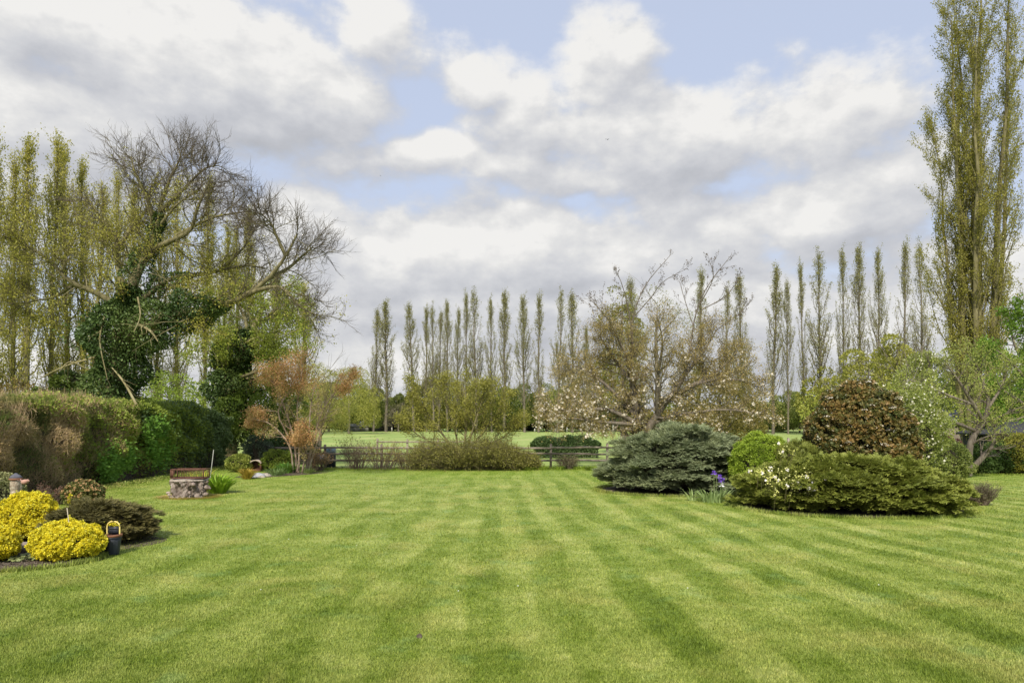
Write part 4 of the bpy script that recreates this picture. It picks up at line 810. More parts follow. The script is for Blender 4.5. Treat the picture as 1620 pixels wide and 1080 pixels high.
# ------------------------------------------------------------------ shrubs along the far fence
def centre_mound():
    t = thing('spreading_shrub', 'wide mound of arching twiggy olive shrub in front of the fence', 'shrub', (X(752, 34.4), 34.9, 0)); rng = np.random.default_rng(601); np.random.seed(601)
    n = 1400; a = rng.random(n)*2*pi; r = np.sqrt(rng.random(n)); P0 = np.stack([r*np.cos(a)*2.75, r*np.sin(a)*.55-.1, np.zeros(n)], -1); D0_ = np.stack([np.cos(a)*.6+P0[:, 0]*.12, np.sin(a)*.35-.1, np.ones(n)], -1)
    Lm = 1.78*np.sqrt(np.maximum(.12, 1-((P0[:, 0]+.5)/3.4)**2))*(1+.13*np.sin(P0[:, 0]*3.1)); q, qr = start_branch(P0, D0_, Lm*rng.uniform(.7, 1.1, n), .012, 7, rng, .16, -.07); q[..., 2] = np.maximum(q[..., 2], .03); q2, qr2 = fork(q, qr, rng, 5, .5, t0=.2, ang=.6, rr=.6, seg=3, rmin=.005, up=-.03); q2[..., 2] = np.maximum(q2[..., 2], .02)
    MB().tubes(q, qr, 3).tubes(q2, qr2, 3).build('stems', M_BARKO, t); pos, ax = on_twigs(q2, qr2, 7, rng, .1, 1., .05); pos[:, 2] = np.maximum(pos[:, 2], .03)
    MB().scatter(LEAF, pos, ax, .055*rng.uniform(.6, 1.4, len(pos)), rng, rng.random(len(pos))).build('foliage', leafmat('mound_leaf', [(.075,.085,.02), (.145,.145,.035), (.22,.21,.06)], trans=.25), t)
centre_mound()
def twiggy(name, label, px, d, w, h, seed, cols, n=80, leaf=.05, per=4, bark=None):
    t = thing(name, label, 'bush', (X(px, d), d, 0)); rng = np.random.default_rng(seed); np.random.seed(seed); a = rng.random(n)*2*pi; r = np.sqrt(rng.random(n)); P0 = np.stack([r*np.cos(a)*w*.5, r*np.sin(a)*w*.3, np.zeros(n)], -1)
    q, qr = start_branch(P0, np.stack([np.cos(a)*.5*r, np.sin(a)*.4*r, np.ones(n)], -1), h*rng.uniform(.6, 1.1, n), .011, 6, rng, .14, 0.); q2, qr2 = fork(q, qr, rng, 5, .34*h, t0=.25, ang=.6, rr=.6, seg=3, rmin=.004)
    MB().tubes(q, qr, 3).tubes(q2, qr2, 3).build('stems', bark or M_BARKB, t); pos, ax = on_twigs(q2, qr2, per, rng, .1, 1., .04); pos[:, 2] = np.maximum(pos[:, 2], .03); MB().scatter(LEAF, pos, ax, leaf*rng.uniform(.6, 1.4, len(pos)), rng, rng.random(len(pos))).build('foliage', leafmat(name+'_leaf_%d' % seed, cols, trans=.25), t); return t
OB = [(.075,.065,.025), (.15,.125,.05), (.24,.20,.09)]
twiggy('twiggy_bush', 'brownish twiggy bush leaning on the fence right of the pink leaved shrub', 566, 34.7, .95, 1.5, 611, [(.06,.055,.03), (.12,.105,.06), (.19,.165,.10)])
twiggy('twiggy_bush', 'golden green twiggy bush against the fence between brown bush and wide mound', 606, 34.6, 1.1, 1.45, 612, [(.10,.10,.02), (.20,.18,.04), (.30,.25,.07)])
twiggy('twiggy_bush', 'low dull bush at the fence just left of the wide twiggy mound', 645, 34.6, .9, .95, 613, OB)
twiggy('twiggy_bush', 'grey brown low bush below the fence rail right of the tall fence post', 897, 34.8, .7, .75, 614, [(.05,.05,.03), (.11,.105,.06), (.18,.17,.10)])
twiggy('twiggy_bush', 'small brown bush tucked under the pink leaved shrub beside its stems', 500, 33.8, .7, 1.15, 615, [(.14,.09,.04), (.24,.16,.08), (.3,.22,.12)])
def laurel_extra(t, rng, pos, u): pass
def field_hedge():
    t = thing('laurel_hedge', 'low clipped dark green hedge standing in the pasture behind the fence', 'hedge', (X(895, 46), 46, 0)); rng = np.random.default_rng(620); np.random.seed(620); n = 15000; L = 4.7
    x = rng.uniform(-L/2, L/2, n); a = rng.uniform(-.6, pi+.6, n); rr = .62*(1+.10*np.sin(x*2.4)+.07*np.sin(x*5.3+1))*np.clip(1.05-(np.abs(x)/(L/2))**6, .25, 1)*rng.uniform(.8, 1.02, n)
    p = np.stack([x+rng.normal(size=n)*.03, np.cos(a)*rr, .78+np.sin(a)*rr*1.0], -1); nn = np.stack([0*x, np.cos(a), np.sin(a)], -1); k = rng.uniform(.05, .8, 5000); x2 = rng.uniform(-L/2+.2, L/2-.2, 5000)
    p = np.vstack([p, np.stack([x2, -.5+rng.random(5000)*.9, k], -1)]); nn = np.vstack([nn, np.tile([0, -1., 0], (5000, 1))]); MB().scatter(LEAF, p, nn+rng.normal(size=p.shape)*.6, .11*rng.uniform(.6, 1.3, len(p)), rng, rng.random(len(p))).build('foliage', leafmat('laurel_hedge_leaf', [(.025,.05,.02), (.06,.10,.04), (.11,.16,.07)], trans=.15), t)
    for xx in np.linspace(-2.1, 2.1, 7): MB().tubes(np.array([(xx, 0, 0), (xx+.05, 0, .5), (xx-.03, .05, 1.0)]), np.array([.05,.04,.02]), 6).build('stem', M_BARKG, t)
field_hedge()
def clumpy(name, label, px, d, cols, n, L, spread, seed, cat='plant', flowers=None, tip=None, up=1., wid=1., proto=STRAP):
    t = thing(name, label, cat, (X(px, d), d, 0)); rng = np.random.default_rng(seed); np.random.seed(seed); a = rng.random(n)*2*pi; r = np.sqrt(rng.random(n))*spread*.45; pos = np.stack([r*np.cos(a), r*np.sin(a)*.7, np.full(n, .0)], -1)
    ax = nrm(np.stack([np.cos(a)*.45*rng.random(n)*2, np.sin(a)*.45*rng.random(n)*2, np.full(n, up)], -1)+rng.normal(size=(n, 3))*.12)
    m = MB(); pv, pf, pt = proto; Z = ax; out = np.stack([np.cos(a), np.sin(a), np.zeros(n)], -1); Y = nrm(out-(out*Z).sum(-1, keepdims=True)*Z); Xx = np.cross(Y, Z); sc = (L*rng.uniform(.65, 1.1, n))[:, None, None]
    v = pos[:, None]+sc*(pv[None, :, 0:1]*Xx[:, None]*wid+pv[None, :, 1:2]*Y[:, None]+pv[None, :, 2:3]*Z[:, None]); k = len(pv); f = (np.asarray(pf)[None]+(np.arange(n)*k)[:, None, None]).reshape(-1, 4)
    m.add(v.reshape(-1, 3), f, np.repeat(rng.random(n), k), np.tile(pt, n)); m.build('leaves', leafmat(name+'_%d' % seed, cols, tip=tip, trans=.35), t)
    if flowers: flowers(t, rng)
    return t
LIME = [(.12,.22,.02), (.22,.36,.03), (.34,.48,.07)]
clumpy('strappy_plant', 'bright green clump of arching strap leaves beside the stump', 345, 23.5, LIME, 260, .72, .55, 631)
clumpy('strappy_plant', 'small fresh green clump at the left foot of the pink leaved shrub', 453, 32.4, [(.05,.13,.02), (.10,.22,.03), (.17,.3,.05)], 260, .55, .8, 632)
clumpy('grassy_plant', 'orange tinted tuft of thin leaves left of the pale stones', 391, 29.2, [(.20,.16,.03), (.34,.25,.05), (.42,.36,.10)], 200, .52, .4, 633, wid=.7)
clumpy('strappy_plant', 'grey green tuft of daffodil leaves right of the pale stones', 436, 31, [(.08,.14,.05), (.14,.22,.09), (.2,.28,.13)], 200, .40, .9, 634, wid=.6)
clumpy('strappy_plant', 'thin green tuft between the pink leaved shrub and the fence end', 488, 32.2, [(.10,.16,.05), (.18,.25,.08), (.25,.33,.13)], 120, .34, .5, 635, wid=.6)
for k, (px, dd, lab) in enumerate([(735*0+838, 34.5, 'low lime green leaves at the right foot of the wide mound'), (858, 34.6, 'lime green leaves just left of the tall fence post'), (884, 34.6, 'pale lime tuft just right of the tall fence post'), (918, 34.6, 'lime tuft with cream flecks at the edge of the far lawn'), (940, 34.4, 'lime green tuft left of the blue green juniper')]):
    clumpy('low_plant', lab, px, dd, [(.14,.22,.03), (.25,.34,.06), (.40,.46,.16)], 160, .26, .75, 640+k, wid=1.6)
for k, (px, dd, w, h, lab) in enumerate([(408, 30.2, .34, .20, 'largest pale blue grey stone in the rockery left of the pink leaved shrub'), (398, 30, .22, .14, 'small pale stone at the left end of the rockery'), (420, 30.6, .26, .16, 'cream stone at the right end of the rockery'), (414, 30.0, .16, .09, 'little flat stone at the front of the rockery'), (428, 31.2, .22, .13, 'brownish stone behind the right end of the rockery')]):
    rng = np.random.default_rng(660+k); o = rng.random(3)*6; m = MB(); m.lathe([(.001,h*1.0),(w*.35,h*.95),(w*.75,h*.6),(w*.95,h*.2),(w*.9,-.02)], n=14, sy=.7, wob=lambda a, z: 1+.14*np.sin(2*a+o[0])+.09*np.sin(5*a+o[1]+z*20))
    tag(m.build('rockery_stone', solid('stone_%d' % k, [(.25,.25,.26), (.42,.43,.46), (.6,.6,.6)] if k < 2 else [(.22,.19,.15), (.42,.37,.3), (.58,.54,.46)], 9, bump=.6), smooth=False, loc=(X(px, dd), dd, 0)), lab, 'stone', 'rockery stones')

def hutch():
    d = 33.6; t = thing('garden_hutch', 'small brown wooden hutch with a pale arched top under the round dark bush', 'hutch', (X(406, d), d, 0)); m = MB(); B_ = solid('hutch_wood', [(.10,.045,.03), (.2,.09,.06)], 6, bump=.3)
    for s in (-.24, .24): MB().box((s, 0, .25), (.05,.35,.5)).build('side_panel', B_, t)
    MB().box((0, .15, .25), (.43,.03,.48)).build('back_panel', B_, t); a = np.linspace(-1.1, 1.1, 9); r = MB()
    V = []; 
    for q in a: V += [(sin(q)*.34,-.22,.30+cos(q)*.28), (sin(q)*.34,.2,.30+cos(q)*.28), (sin(q)*.30,.2,.27+cos(q)*.26), (sin(q)*.30,-.22,.27+cos(q)*.26)]
    Fc = [[i*4+j, i*4+(j+1) % 4, i*4+4+(j+1) % 4, i*4+4+j] for i in range(8) for j in range(4)]; r.add(V, Fc).build('arched_roof', solid('hutch_roof', [(.42,.34,.27), (.6,.5,.42)], 5, bump=.3), t)
    MB().box((0,-.12,.06), (.43,.05,.12)).build('front_board', B_, t)
hutch()
def blue_crate():
    d = 35.9; t = thing('storage_crate', 'pale blue lidded crate standing behind the fence near the pink leaved shrub', 'crate', (X(524, d), d, 0)); c = solid('crate_blue', [(.30,.42,.50), (.42,.55,.62)], 3, bump=.05, rough=.4); k = solid('crate_dark', [(.03,.035,.045), (.06,.07,.08)], 3, bump=.05)
    MB().box((0,0,.40), (.40,.34,.8)).build('box', k, t); MB().box((0,0,.93), (.44,.38,.24)).build('lid', c, t); MB().box((0,-.2,.99), (.16,.03,.04)).build('handle', k, t)
blue_crate()
def wheel():
    d = 34.6; t = thing('garden_machine', 'small dark wheeled garden trolley parked at the fence left of the blue crate', 'trolley', (X(504, d), d, 0)); dk = solid('tyre', [(.015,.015,.017), (.035,.035,.04)], 4, bump=.1)
    a = np.linspace(0, 2*pi, 21)
    def ring(r, w, cy, cz, cx=0): return np.stack([cx+np.cos(a)*r, np.full(21, cy), cz+np.sin(a)*r], -1), np.full(21, w)
    w1 = MB().tubes(*ring(.19,.05,-.12,.24), 8).build('wheel', dk, t); MB().tubes(*ring(.13,.018,-.12,.24), 6).build('rim', solid('rim_grey', [(.4,.42,.45), (.6,.62,.65)], 3, bump=0), w1)
    MB().box((.02,0,.62), (.5,.1,.34)).box((-.1,.0,.40), (.3,.1,.1)).build('body', solid('machine_body', [(.16,.17,.20), (.34,.36,.42)], 4, bump=.1), t); MB().tubes(np.array([(.1,.0,.7),(.3,0,.95),(.36,0,1.05)]), np.array([.02,.02,.02]), 6).build('handle', dk, t)
wheel()

# ------------------------------------------------------------------ island beds on the right
juniper('juniper_shrub', 'broad mound of blue green juniper in layered sprays on the middle of the lawn', X(1073, 24.6), 24.6, (2.55, 2.05, 2.46),
        leafmat('blue_juniper', [(.045,.070,.034), (.105,.130,.062), (.16,.185,.085)], tip=(.38,.42,.24), tipk=.7, trans=.15, clump=.25, big=(1.1,.50,.60,(.15,.19,.08))), 30000, .25, 190, 701, padr=.145, zc=.30)
juniper('juniper_shrub', 'wide low green gold juniper with flat layered tiers at the right of the lawn', X(1347, 19.6), 19.6, (2.88, 2.1, 1.50),
        leafmat('gold_juniper', [(.036,.060,.010), (.082,.115,.018), (.13,.16,.028)], tip=(.42,.43,.085), tipk=.75, trans=.2, clump=.3), 38000, .24, 250, 702, padr=.12, zc=.36, up=.12, proto=SPRAY2)
shrub('lime_shrub', 'clipped lime green dome of small leaves between the two junipers', 'shrub', X(1204, 22.5), 22.5, (.98, .9, 2.12), leafmat('lime_leaf', [(.10,.165,.018), (.19,.27,.03), (.31,.39,.07)], trans=.35, clump=.2), n=42000, size=.055, K=160, rc=(.13,.20), seed=703, r0=.80, r1=.92, k=.84)
shrub('low_evergreen', 'dull green spreading shrub between lime dome and bronze shrub', 'shrub', X(1265, 21.8), 22, (1.1, .8, 1.78), leafmat('dull_juniper', [(.045,.065,.012), (.10,.12,.02), (.17,.18,.03)], tip=(.28,.3,.06), trans=.15), proto=SPRAY, n=4000, size=.2, K=50, seed=713)
def photinia(t, rng, pos, u):
    sel = np.where((u[:, 2] > -.1) & (pos[:, 2] > 1.3))[0]; k = rng.choice(sel, 95); m = MB()
    wgt = (pos[k, 2]/3.6+rng.random(95)*.6+.25*(pos[k, 0] > .3)) > .95; k = k[wgt]
    for i in k:
        c = pos[i]+u[i]*.06; n = 26; a = rng.random(n)*2*pi; r = np.sqrt(rng.random(n))*.10; q = np.stack([c[0]+r*np.cos(a), c[1]+r*np.sin(a)*.9, c[2]+.07-r*r*4+rng.normal(size=n)*.008], -1); m.scatter(BLOOM, q, np.tile([0,-.15,1.], (n, 1))+rng.normal(size=(n, 3))*.3, .024, rng)
    m.build('blossom', leafmat('cream_blossom', [(.58,.52,.46), (.8,.76,.7)], trans=.15), t)
shrub('bronze_shrub', 'tall rounded bronze leaved evergreen with flat cream flower heads behind the gold juniper', 'shrub', X(1364, 22.2), 22.4, (1.6, 1.45, 3.60), leafmat('photinia_leaf', [(.028,.042,.016), (.058,.070,.022), (.098,.088,.028), (.155,.105,.038), (.235,.15,.065)], trans=.15, clump=.15, cw=.30, rough=.4, spec=.4),
      proto=CL5, n=15000, size=.15, K=200, rc=(.10,.16), seed=704, extra=photinia, zc=.46, upw=.5, r0=.8, r1=.98, k=.8)
def snow_in_juniper():
    """honesty-like white and cream flower stems growing through the front of the gold juniper"""
    rng = np.random.default_rng(705); np.random.seed(705); t = thing('flowering_plant', 'cream and white flowers with pale variegated leaves growing through the gold juniper', 'plant', (X(1262, 18.1), 18.1, 0))
    P0 = []; 
    for (px, py, n, s) in ((1255, 762, 34, 26), (1290, 768, 24, 22), (1215, 752, 10, 14), (1330, 772, 12, 16), (1244, 712, 7, 12), (1318, 752, 9, 14), (1198, 745, 6, 8)):
        for i in range(n): 
            x = px+rng.normal()*s*.8; y = py+rng.normal()*s*.33; d = 18.15+max(0, (770-y))*.017; P0.append(P(x, y, d)-np.array((X(1262, 18.1), 18.1, 0)))
    P0 = np.array(P0); st = P0*np.array([.92,1,1])+np.array([0,.2,-.42]); st[:, 2] = np.maximum(.1, st[:, 2]); MB().tubes(np.stack([st, (st+P0)/2+np.array([0,-.02,.03]), P0], 1), np.full((len(P0), 3), .005), 3).build('stems', M_BARKO, t)
    k = np.repeat(np.arange(len(P0)), 8); q = P0[k]+rng.normal(size=(len(k), 3))*np.array([.035,.03,.05]); MB().scatter(LEAF, q, rng.normal(size=q.shape)+np.array([0,-.3,.6]), .055, rng, rng.random(len(P0))[k]).build('pale_leaves', leafmat('cream_leaf', [(.30,.34,.08), (.50,.50,.20), (.68,.66,.40)], trans=.3), t)
    fm = leafmat('lilac_white_flower', [(.55,.52,.6), (.66,.66,.7)], trans=.2)
    for k in rng.choice(len(P0), 28, replace=False): q = P0[k]+rng.normal(size=(4, 3))*.02+np.array([0,-.04,.02]); MB().scatter(BLOOM, q, np.tile([0,-.9,.5], (4, 1))+rng.normal(size=q.shape)*.3, .030, rng).build('flower', fm, t)
snow_in_juniper()
def iris(t, rng):
    base = np.array(t.location); PU = leafmat('iris_purple', [(.11,.05,.42), (.22,.12,.62)], trans=.3); WH = leafmat('iris_white', [(.75,.72,.8), (.85,.83,.88)], trans=.2); st = MB()
    def head(px, py, mat, s, dd=21.0):
        p = P(px, py, dd)-base; m = MB(); a = np.arange(6)*pi/3; up = np.where(np.arange(6) % 2 == 0, .9, -.35); ax = np.stack([np.cos(a)*.8, np.sin(a)*.8, up], -1); m.scatter(LEAF, np.tile(p, (6, 1)), ax, s, rng, up=(0,0,1)); m.scatter(LEAF, np.tile(p, (3, 1)), np.stack([np.cos(a[:3]*2+.4)*.3, np.sin(a[:3]*2+.4)*.3, np.ones(3)], -1), s*.9, rng)
        m.build('flower', mat, t); st.tubes(np.array([[p[0]-.03, p[1]+.03, .0], [p[0]+.02, p[1], p[2]*.5], p]), np.array([.010,.009,.007]), 5)
    for px, py, mt, s in ((1129,748,PU,.10), (1139,754,PU,.10), (1143,760,PU,.12), (1139,761,PU,.10), (1142,767,WH,.11), (1133,749,PU,.05)): head(px, py, mt, s)
    st.build('flower_stems', solid('iris_stem', [(.12,.17,.06), (.2,.26,.1)], 4, bump=0), t)
clumpy('iris_plant', 'grey green iris clump with purple flowers and one white between the two junipers', 1128, 21.0, [(.12,.18,.07), (.22,.30,.14), (.34,.42,.24)], 90, .50, 1.15, 706, flowers=iris, wid=.9)
clumpy('strappy_plant', 'thin pale green strap leaves at the foot of the blue green juniper', 1096, 21.3, [(.2,.27,.12), (.32,.4,.2)], 16, .5, .35, 707, wid=.8)
twiggy('twiggy_bush', 'small grey brown bush at the right end of the gold juniper', 1551, 20.2, .42, .62, 708, [(.06,.065,.035), (.12,.12,.07), (.18,.18,.11)], n=160, leaf=.03)

# ------------------------------------------------------------------ beyond the beds on the right
d = 30.; b = np.array((X(1531, d), d, 0.))
CRAB = leafmat('crab_leaf', [(.13,.17,.035), (.23,.27,.07), (.35,.37,.14)], trans=.38)
WHB = leafmat('crab_blossom', [(.62,.54,.48), (.8,.76,.7)], trans=.25)
airy_shrub('apple_tree', 'leaning old apple tree with bent trunk and pale green spring crown on the right', 'tree', b, [
 ([(1531,752,30),(1533,715,30),(1540,690,30),(1556,668,30),(1564,640,30),(1561,615,30)], [.19,.15,.13,.12,.10,.05]), ([(1533,745,30),(1556,722,29.8),(1572,700,29.6),(1574,670,29.6)], [.13,.11,.07,.03]),
 ([(1556,668,30),(1540,640,29.6),(1515,600,29.4),(1496,575,29.2)], [.09,.08,.05,.02]), ([(1563,645,30),(1585,610,30),(1595,575,30)], [.08,.05,.02]), ([(1545,682,30),(1510,668,29.6),(1470,655,29.4),(1430,640,29.3)], [.08,.07,.05,.02]),
 ([(1562,630,30),(1550,590,30.4),(1530,560,30.6)], [.07,.05,.02]), ([(1540,640,29.6),(1500,625,29.5),(1455,605,29.6),(1425,600,29.8)], [.07,.05,.035,.015]), ([(1570,665,30),(1600,650,29.6),(1625,640,29.4)], [.05,.035,.015])],
 [dict(n=11, L=1.15, t0=.25, ang=.75, rr=.45, seg=5, rmin=.012, up=.03), dict(n=7, L=.5, t0=.15, ang=.6, rr=.6, seg=3, rmin=.006, up=.05)],
 [(CRAB, 20, .065, LEAF, lambda w, r: (PY(w) < 700), 'crown', .11), (WHB, 4, .045, BLOOM, lambda w, r: (PX(w) < 1500) & (r.random(len(w)) < .4), 'blossom', .08)], bark=M_BARKG, seed=721)
def whites(t, rng, pos, u):
    k = rng.choice(len(pos), 900); MB().scatter(BLOOM, pos[k]+u[k]*.03, u[k]+rng.normal(size=(900, 3))*.3, .045*rng.uniform(.6, 1.2, 900), rng).build('blossom', WHB, t)
shrub('blossom_shrub', 'loose cream flowered green shrub pressed against the right side of the bronze shrub', 'shrub', X(1438, 25.5), 25.5, (1.5, 1.2, 3.9), leafmat('blossom_shrub_leaf', [(.09,.12,.03), (.17,.21,.055), (.29,.31,.12)], trans=.35), n=15000, size=.075, K=110, rc=(.12,.22), seed=722, extra=whites, zc=.5, k=.55, r0=.6)
bushy_tree('broadleaf_tree', 'pale green spring tree spreading above the bronze shrub and cream flowered shrub', 1430, 42, 260, 585, leafmat('pale_green_gold', [(.13,.17,.03), (.23,.27,.05), (.34,.37,.10)], trans=.4), 723, n=6000, ls=.12, bot=.05, K=40, rcc=(.10,.34))
shrub('low_evergreen', 'mixed green shrub filling the bed behind the right end of the gold juniper', 'shrub', X(1478, 27), 27.2, (1.6, 1., 1.75), leafmat('bed_green', [(.05,.08,.02), (.11,.14,.035), (.19,.22,.07)], trans=.25), n=12000, size=.075, K=70, seed=724)
shrub('purple_shrub', 'dull purple leaved shrub behind the bent apple trunk', 'shrub', X(1490, 33), 33.2, (1.35, .8, 1.75), leafmat('purple_leaf', [(.06,.03,.03), (.12,.06,.055), (.19,.11,.09)], trans=.2), n=12000, size=.07, K=70, seed=725)
shrub('purple_shrub', 'small purple brown shrub in front of the dark summerhouse', 'shrub', X(1592, 32.6), 32.8, (.7, .6, 1.95), leafmat('purple_leaf_dull', [(.05,.035,.03), (.10,.07,.06), (.16,.12,.10)], trans=.2), n=7000, size=.07, K=50, seed=726)
HG = leafmat('garden_hedge_leaf', [(.018,.040,.012), (.045,.080,.020), (.10,.14,.04)], trans=.15)
for k, (px, w, h, lab) in enumerate([(1553, 1.0, 1.35, 'dark green laurel bush just right of the bent apple trunk'), (1596, 1.2, 1.5, 'dark green bush under the eaves of the summerhouse'), (1645, 1.3, 1.7, 'dark green bush running out of view at the right edge'), (1510, .9, 1.2, 'dark green bush behind the foot of the apple tree')]):
    shrub('laurel_bush', lab, 'bush', X(px, 32), 32.2+.1*k, (w, .8, h), HG, n=9000, size=.09, K=60, seed=730+k)
shrub('yellow_green_bush', 'yellow green bush at the right edge below the summerhouse roof', 'bush', X(1632, 31.2), 31.9, (.8, .6, 1.9), leafmat('bush_gold', [(.09,.10,.02), (.19,.19,.035), (.3,.29,.06)], trans=.3), n=7000, size=.07, K=50, seed=736)
d = 37.; b = np.array((X(1650, d), d, 0.))
MAP = leafmat('maple_leaf', [(.04,.095,.010), (.085,.165,.016), (.15,.25,.032)], trans=.42)
airy_shrub('maple_tree', 'vivid fresh green leafy tree at the right edge beside the giant poplar', 'tree', b, [
 ([(1650,738,37),(1646,660,37),(1640,600,37),(1636,540,37),(1630,490,37)], [.22,.19,.15,.09,.03]), ([(1648,680,37),(1620,640,36.6),(1590,620,36.2),(1568,605,36)], [.12,.09,.06,.02]), ([(1644,630,37),(1615,590,36.6),(1585,560,36.2),(1556,545,36)], [.11,.08,.05,.02]),
 ([(1640,600,37),(1612,560,37.4),(1600,525,37.6),(1605,500,37.8)], [.09,.07,.05,.02]), ([(1648,660,37),(1680,610,37),(1705,560,37)], [.11,.08,.03]), ([(1646,650,37),(1600,665,36.4),(1575,660,36)], [.07,.05,.02])],
 [dict(n=10, L=1.3, t0=.25, ang=.75, rr=.45, seg=5, rmin=.012, up=.02), dict(n=6, L=.55, t0=.15, ang=.6, rr=.6, seg=3, rmin=.006, up=.04)], [(MAP, 32, .13, LEAF, None, 'crown', .12)], bark=M_BARKG, seed=741)
bushy_tree('holly_tree', 'mid green leafy tree low down at the right edge behind the summerhouse', 1640, 46, 130, 590, MG, 742, n=14000, ls=.17)
bushy_tree('broadleaf_tree', 'light green tree standing between the great poplar trunk and the apple tree', 1520, 58, 120, 590, YG2, 743, n=14000, ls=.17)
def summerhouse():
    d = 34.; x0 = X(1586, d); t = thing('summerhouse', 'small dark timber summerhouse with hipped dark felt roof at the right edge', 'building', (x0+2.2, d+1.8, 0)); W_ = solid('dark_boards', [(.028,.030,.028), (.06,.065,.06)], 3, (1,1,14), bump=.4); R_ = solid('dark_felt', [(.035,.036,.042), (.075,.078,.09)], 12, bump=.3)
    MB().box((0,0,.93), (3.9,3.1,1.86)).build('wall', W_, t); e, rz = 1.84, 2.46; m = MB(); V = [(-2.2,-1.8,e),(2.2,-1.8,e),(2.2,1.8,e),(-2.2,1.8,e),(-.8,0,rz),(.8,0,rz),(-2.2,-1.8,e-.09),(2.2,-1.8,e-.09),(2.2,1.8,e-.09),(-2.2,1.8,e-.09)]
    m.add(V, [[0,1,5,4],[2,3,4,5],[6,7,1,0],[7,8,2,1],[8,9,3,2],[9,6,0,3],[6,9,8,7]]).add(V, [[1,2,5],[3,0,4]]); m.build('roof', R_, t)
    w = MB(); w.box((-.6,-1.57,1.15), (.9,.05,.8)); f = w.build('window_frame', W_, t); MB().box((-.6,-1.6,1.15), (.78,.02,.68)).build('pane', solid('dark_glass', [(.02,.025,.03), (.04,.045,.05)], 1, bump=0, rough=.1, spec=.6), f); MB().box((.7,-1.57,.9), (.8,.05,1.7)).build('door', W_, t)
summerhouse()
def grey_shed():
    d = 52.; t = thing('garden_shed', 'grey roofed shed half hidden behind the crown of the apple tree', 'building', (X(1505, d), d, 0)); R_ = solid('grey_felt', [(.13,.13,.15), (.22,.22,.25)], 6, bump=.3)
    MB().box((0,0,1.15), (3.0,2.6,2.3)).build('wall', M_WOOD, t); MB().box((.3,-1.33,.95), (.8,.05,1.8)).build('door', M_WOOD, t); r = MB()
    r.add([(-1.7,-1.6,2.25),(1.7,-1.6,2.25),(1.7,0,3.3),(-1.7,0,3.3),(-1.7,1.6,2.25),(1.7,1.6,2.25)], [[0,1,2,3],[3,2,5,4]]).add([(-1.5,-1.3,2.3),(-1.5,1.3,2.3),(-1.5,0,3.2),(1.5,-1.3,2.3),(1.5,1.3,2.3),(1.5,0,3.2)], [[0,2,1],[3,4,5]]); r.build('roof', R_, t)
grey_shed()

# ------------------------------------------------------------------ left border, near
GOLD = leafmat('golden_leaf', [(.15,.17,.012), (.42,.375,.018), (.57,.50,.03), (.62,.58,.09)], trans=.30, clump=.12, cw=.2)
def gold_sprigs(t, rng, pos, u):
    k = rng.choice(np.where(u[:, 2] > -.2)[0], 130); o = nrm(u[k]+np.array([0,0,.8])+rng.normal(size=(130, 3))*.3); L = rng.uniform(.02, .085, 130)
    q = pos[k]; MB().tubes(np.stack([q-o*.05, q+o*L[:, None]], 1), np.full((130, 2), .0025), 3).build('shoots', M_BARKO, t); kk = np.repeat(np.arange(130), 3); c = q[kk]+o[kk]*(L[kk]*rng.uniform(.3, 1., 390))[:, None]
    MB().scatter(CL5, c, o[kk]+rng.normal(size=c.shape)*.3, .045*rng.uniform(.7, 1.2, 390), rng, rng.random(390)).build('young_tips', leafmat('golden_tip', [(.42,.42,.03), (.5,.48,.08), (.56,.55,.16)], trans=.3), t)
def gold(label, px, d, dims, n, seed, yoff=0.): return shrub('golden_shrub', label, 'shrub', X(px, d), d+yoff, dims, GOLD, proto=CL5, n=n, size=.052, K=170, rc=(.10,.17), seed=seed, r0=.80, r1=.95, k=.80, zc=.42, upw=.5, group='golden shrubs by the little pond', extra=gold_sprigs)
gold('rounded golden yellow shrub in front, with the dark bucket at its right side', 107, 12.3, (.60, .50, .66), 12000, 801)
gold('taller golden yellow shrub behind the front one, next to the carved post', 42, 14.0, (.57, .5, 1.03), 12000, 802)
gold('golden yellow shrub cut off by the left edge beside the pond', -22, 12.1, (.45, .5, .60), 8000, 803)
def gold_shoots():
    rng = np.random.default_rng(804)
    for k, (px, py, lab) in enumerate([(109, 790, 'taller upright yellow shoot sticking out of the brown conifer'), (127, 794, 'shorter upright yellow shoot right of the taller one')]):
        d = 14.6; b = P(px, py, d); m = MB(); n = 46; q = np.stack([rng.normal(size=n)*.018, rng.normal(size=n)*.018, b[2]+rng.uniform(-.1, .11-.05*k, n)], -1); t = thing('golden_shoot', lab, 'plant', (b[0], d, 0), 0, 'yellow shoots'); m.scatter(LEAF, q, rng.normal(size=(n, 3))*.6+np.array([0,0,.8]), .045, rng); m.build('leaves', GOLD, t); MB().tubes(np.array([(0,0,.1),(0,0,b[2]*.6),(0,0,b[2]+.05)]), np.array([.006,.005,.003]), 5).build('stem', M_BARKO, t)
gold_shoots()
juniper('dwarf_conifer', 'low spreading olive brown conifer behind the golden shrub and the bucket', X(154, 14.0), 14.15, (.93, .9, .90), leafmat('brown_conifer', [(.030,.036,.011), (.062,.064,.019), (.10,.095,.03)], tip=(.20,.155,.06), tipk=.6, trans=.12), 13000, .14, 150, 811, padr=.16, zc=.36)
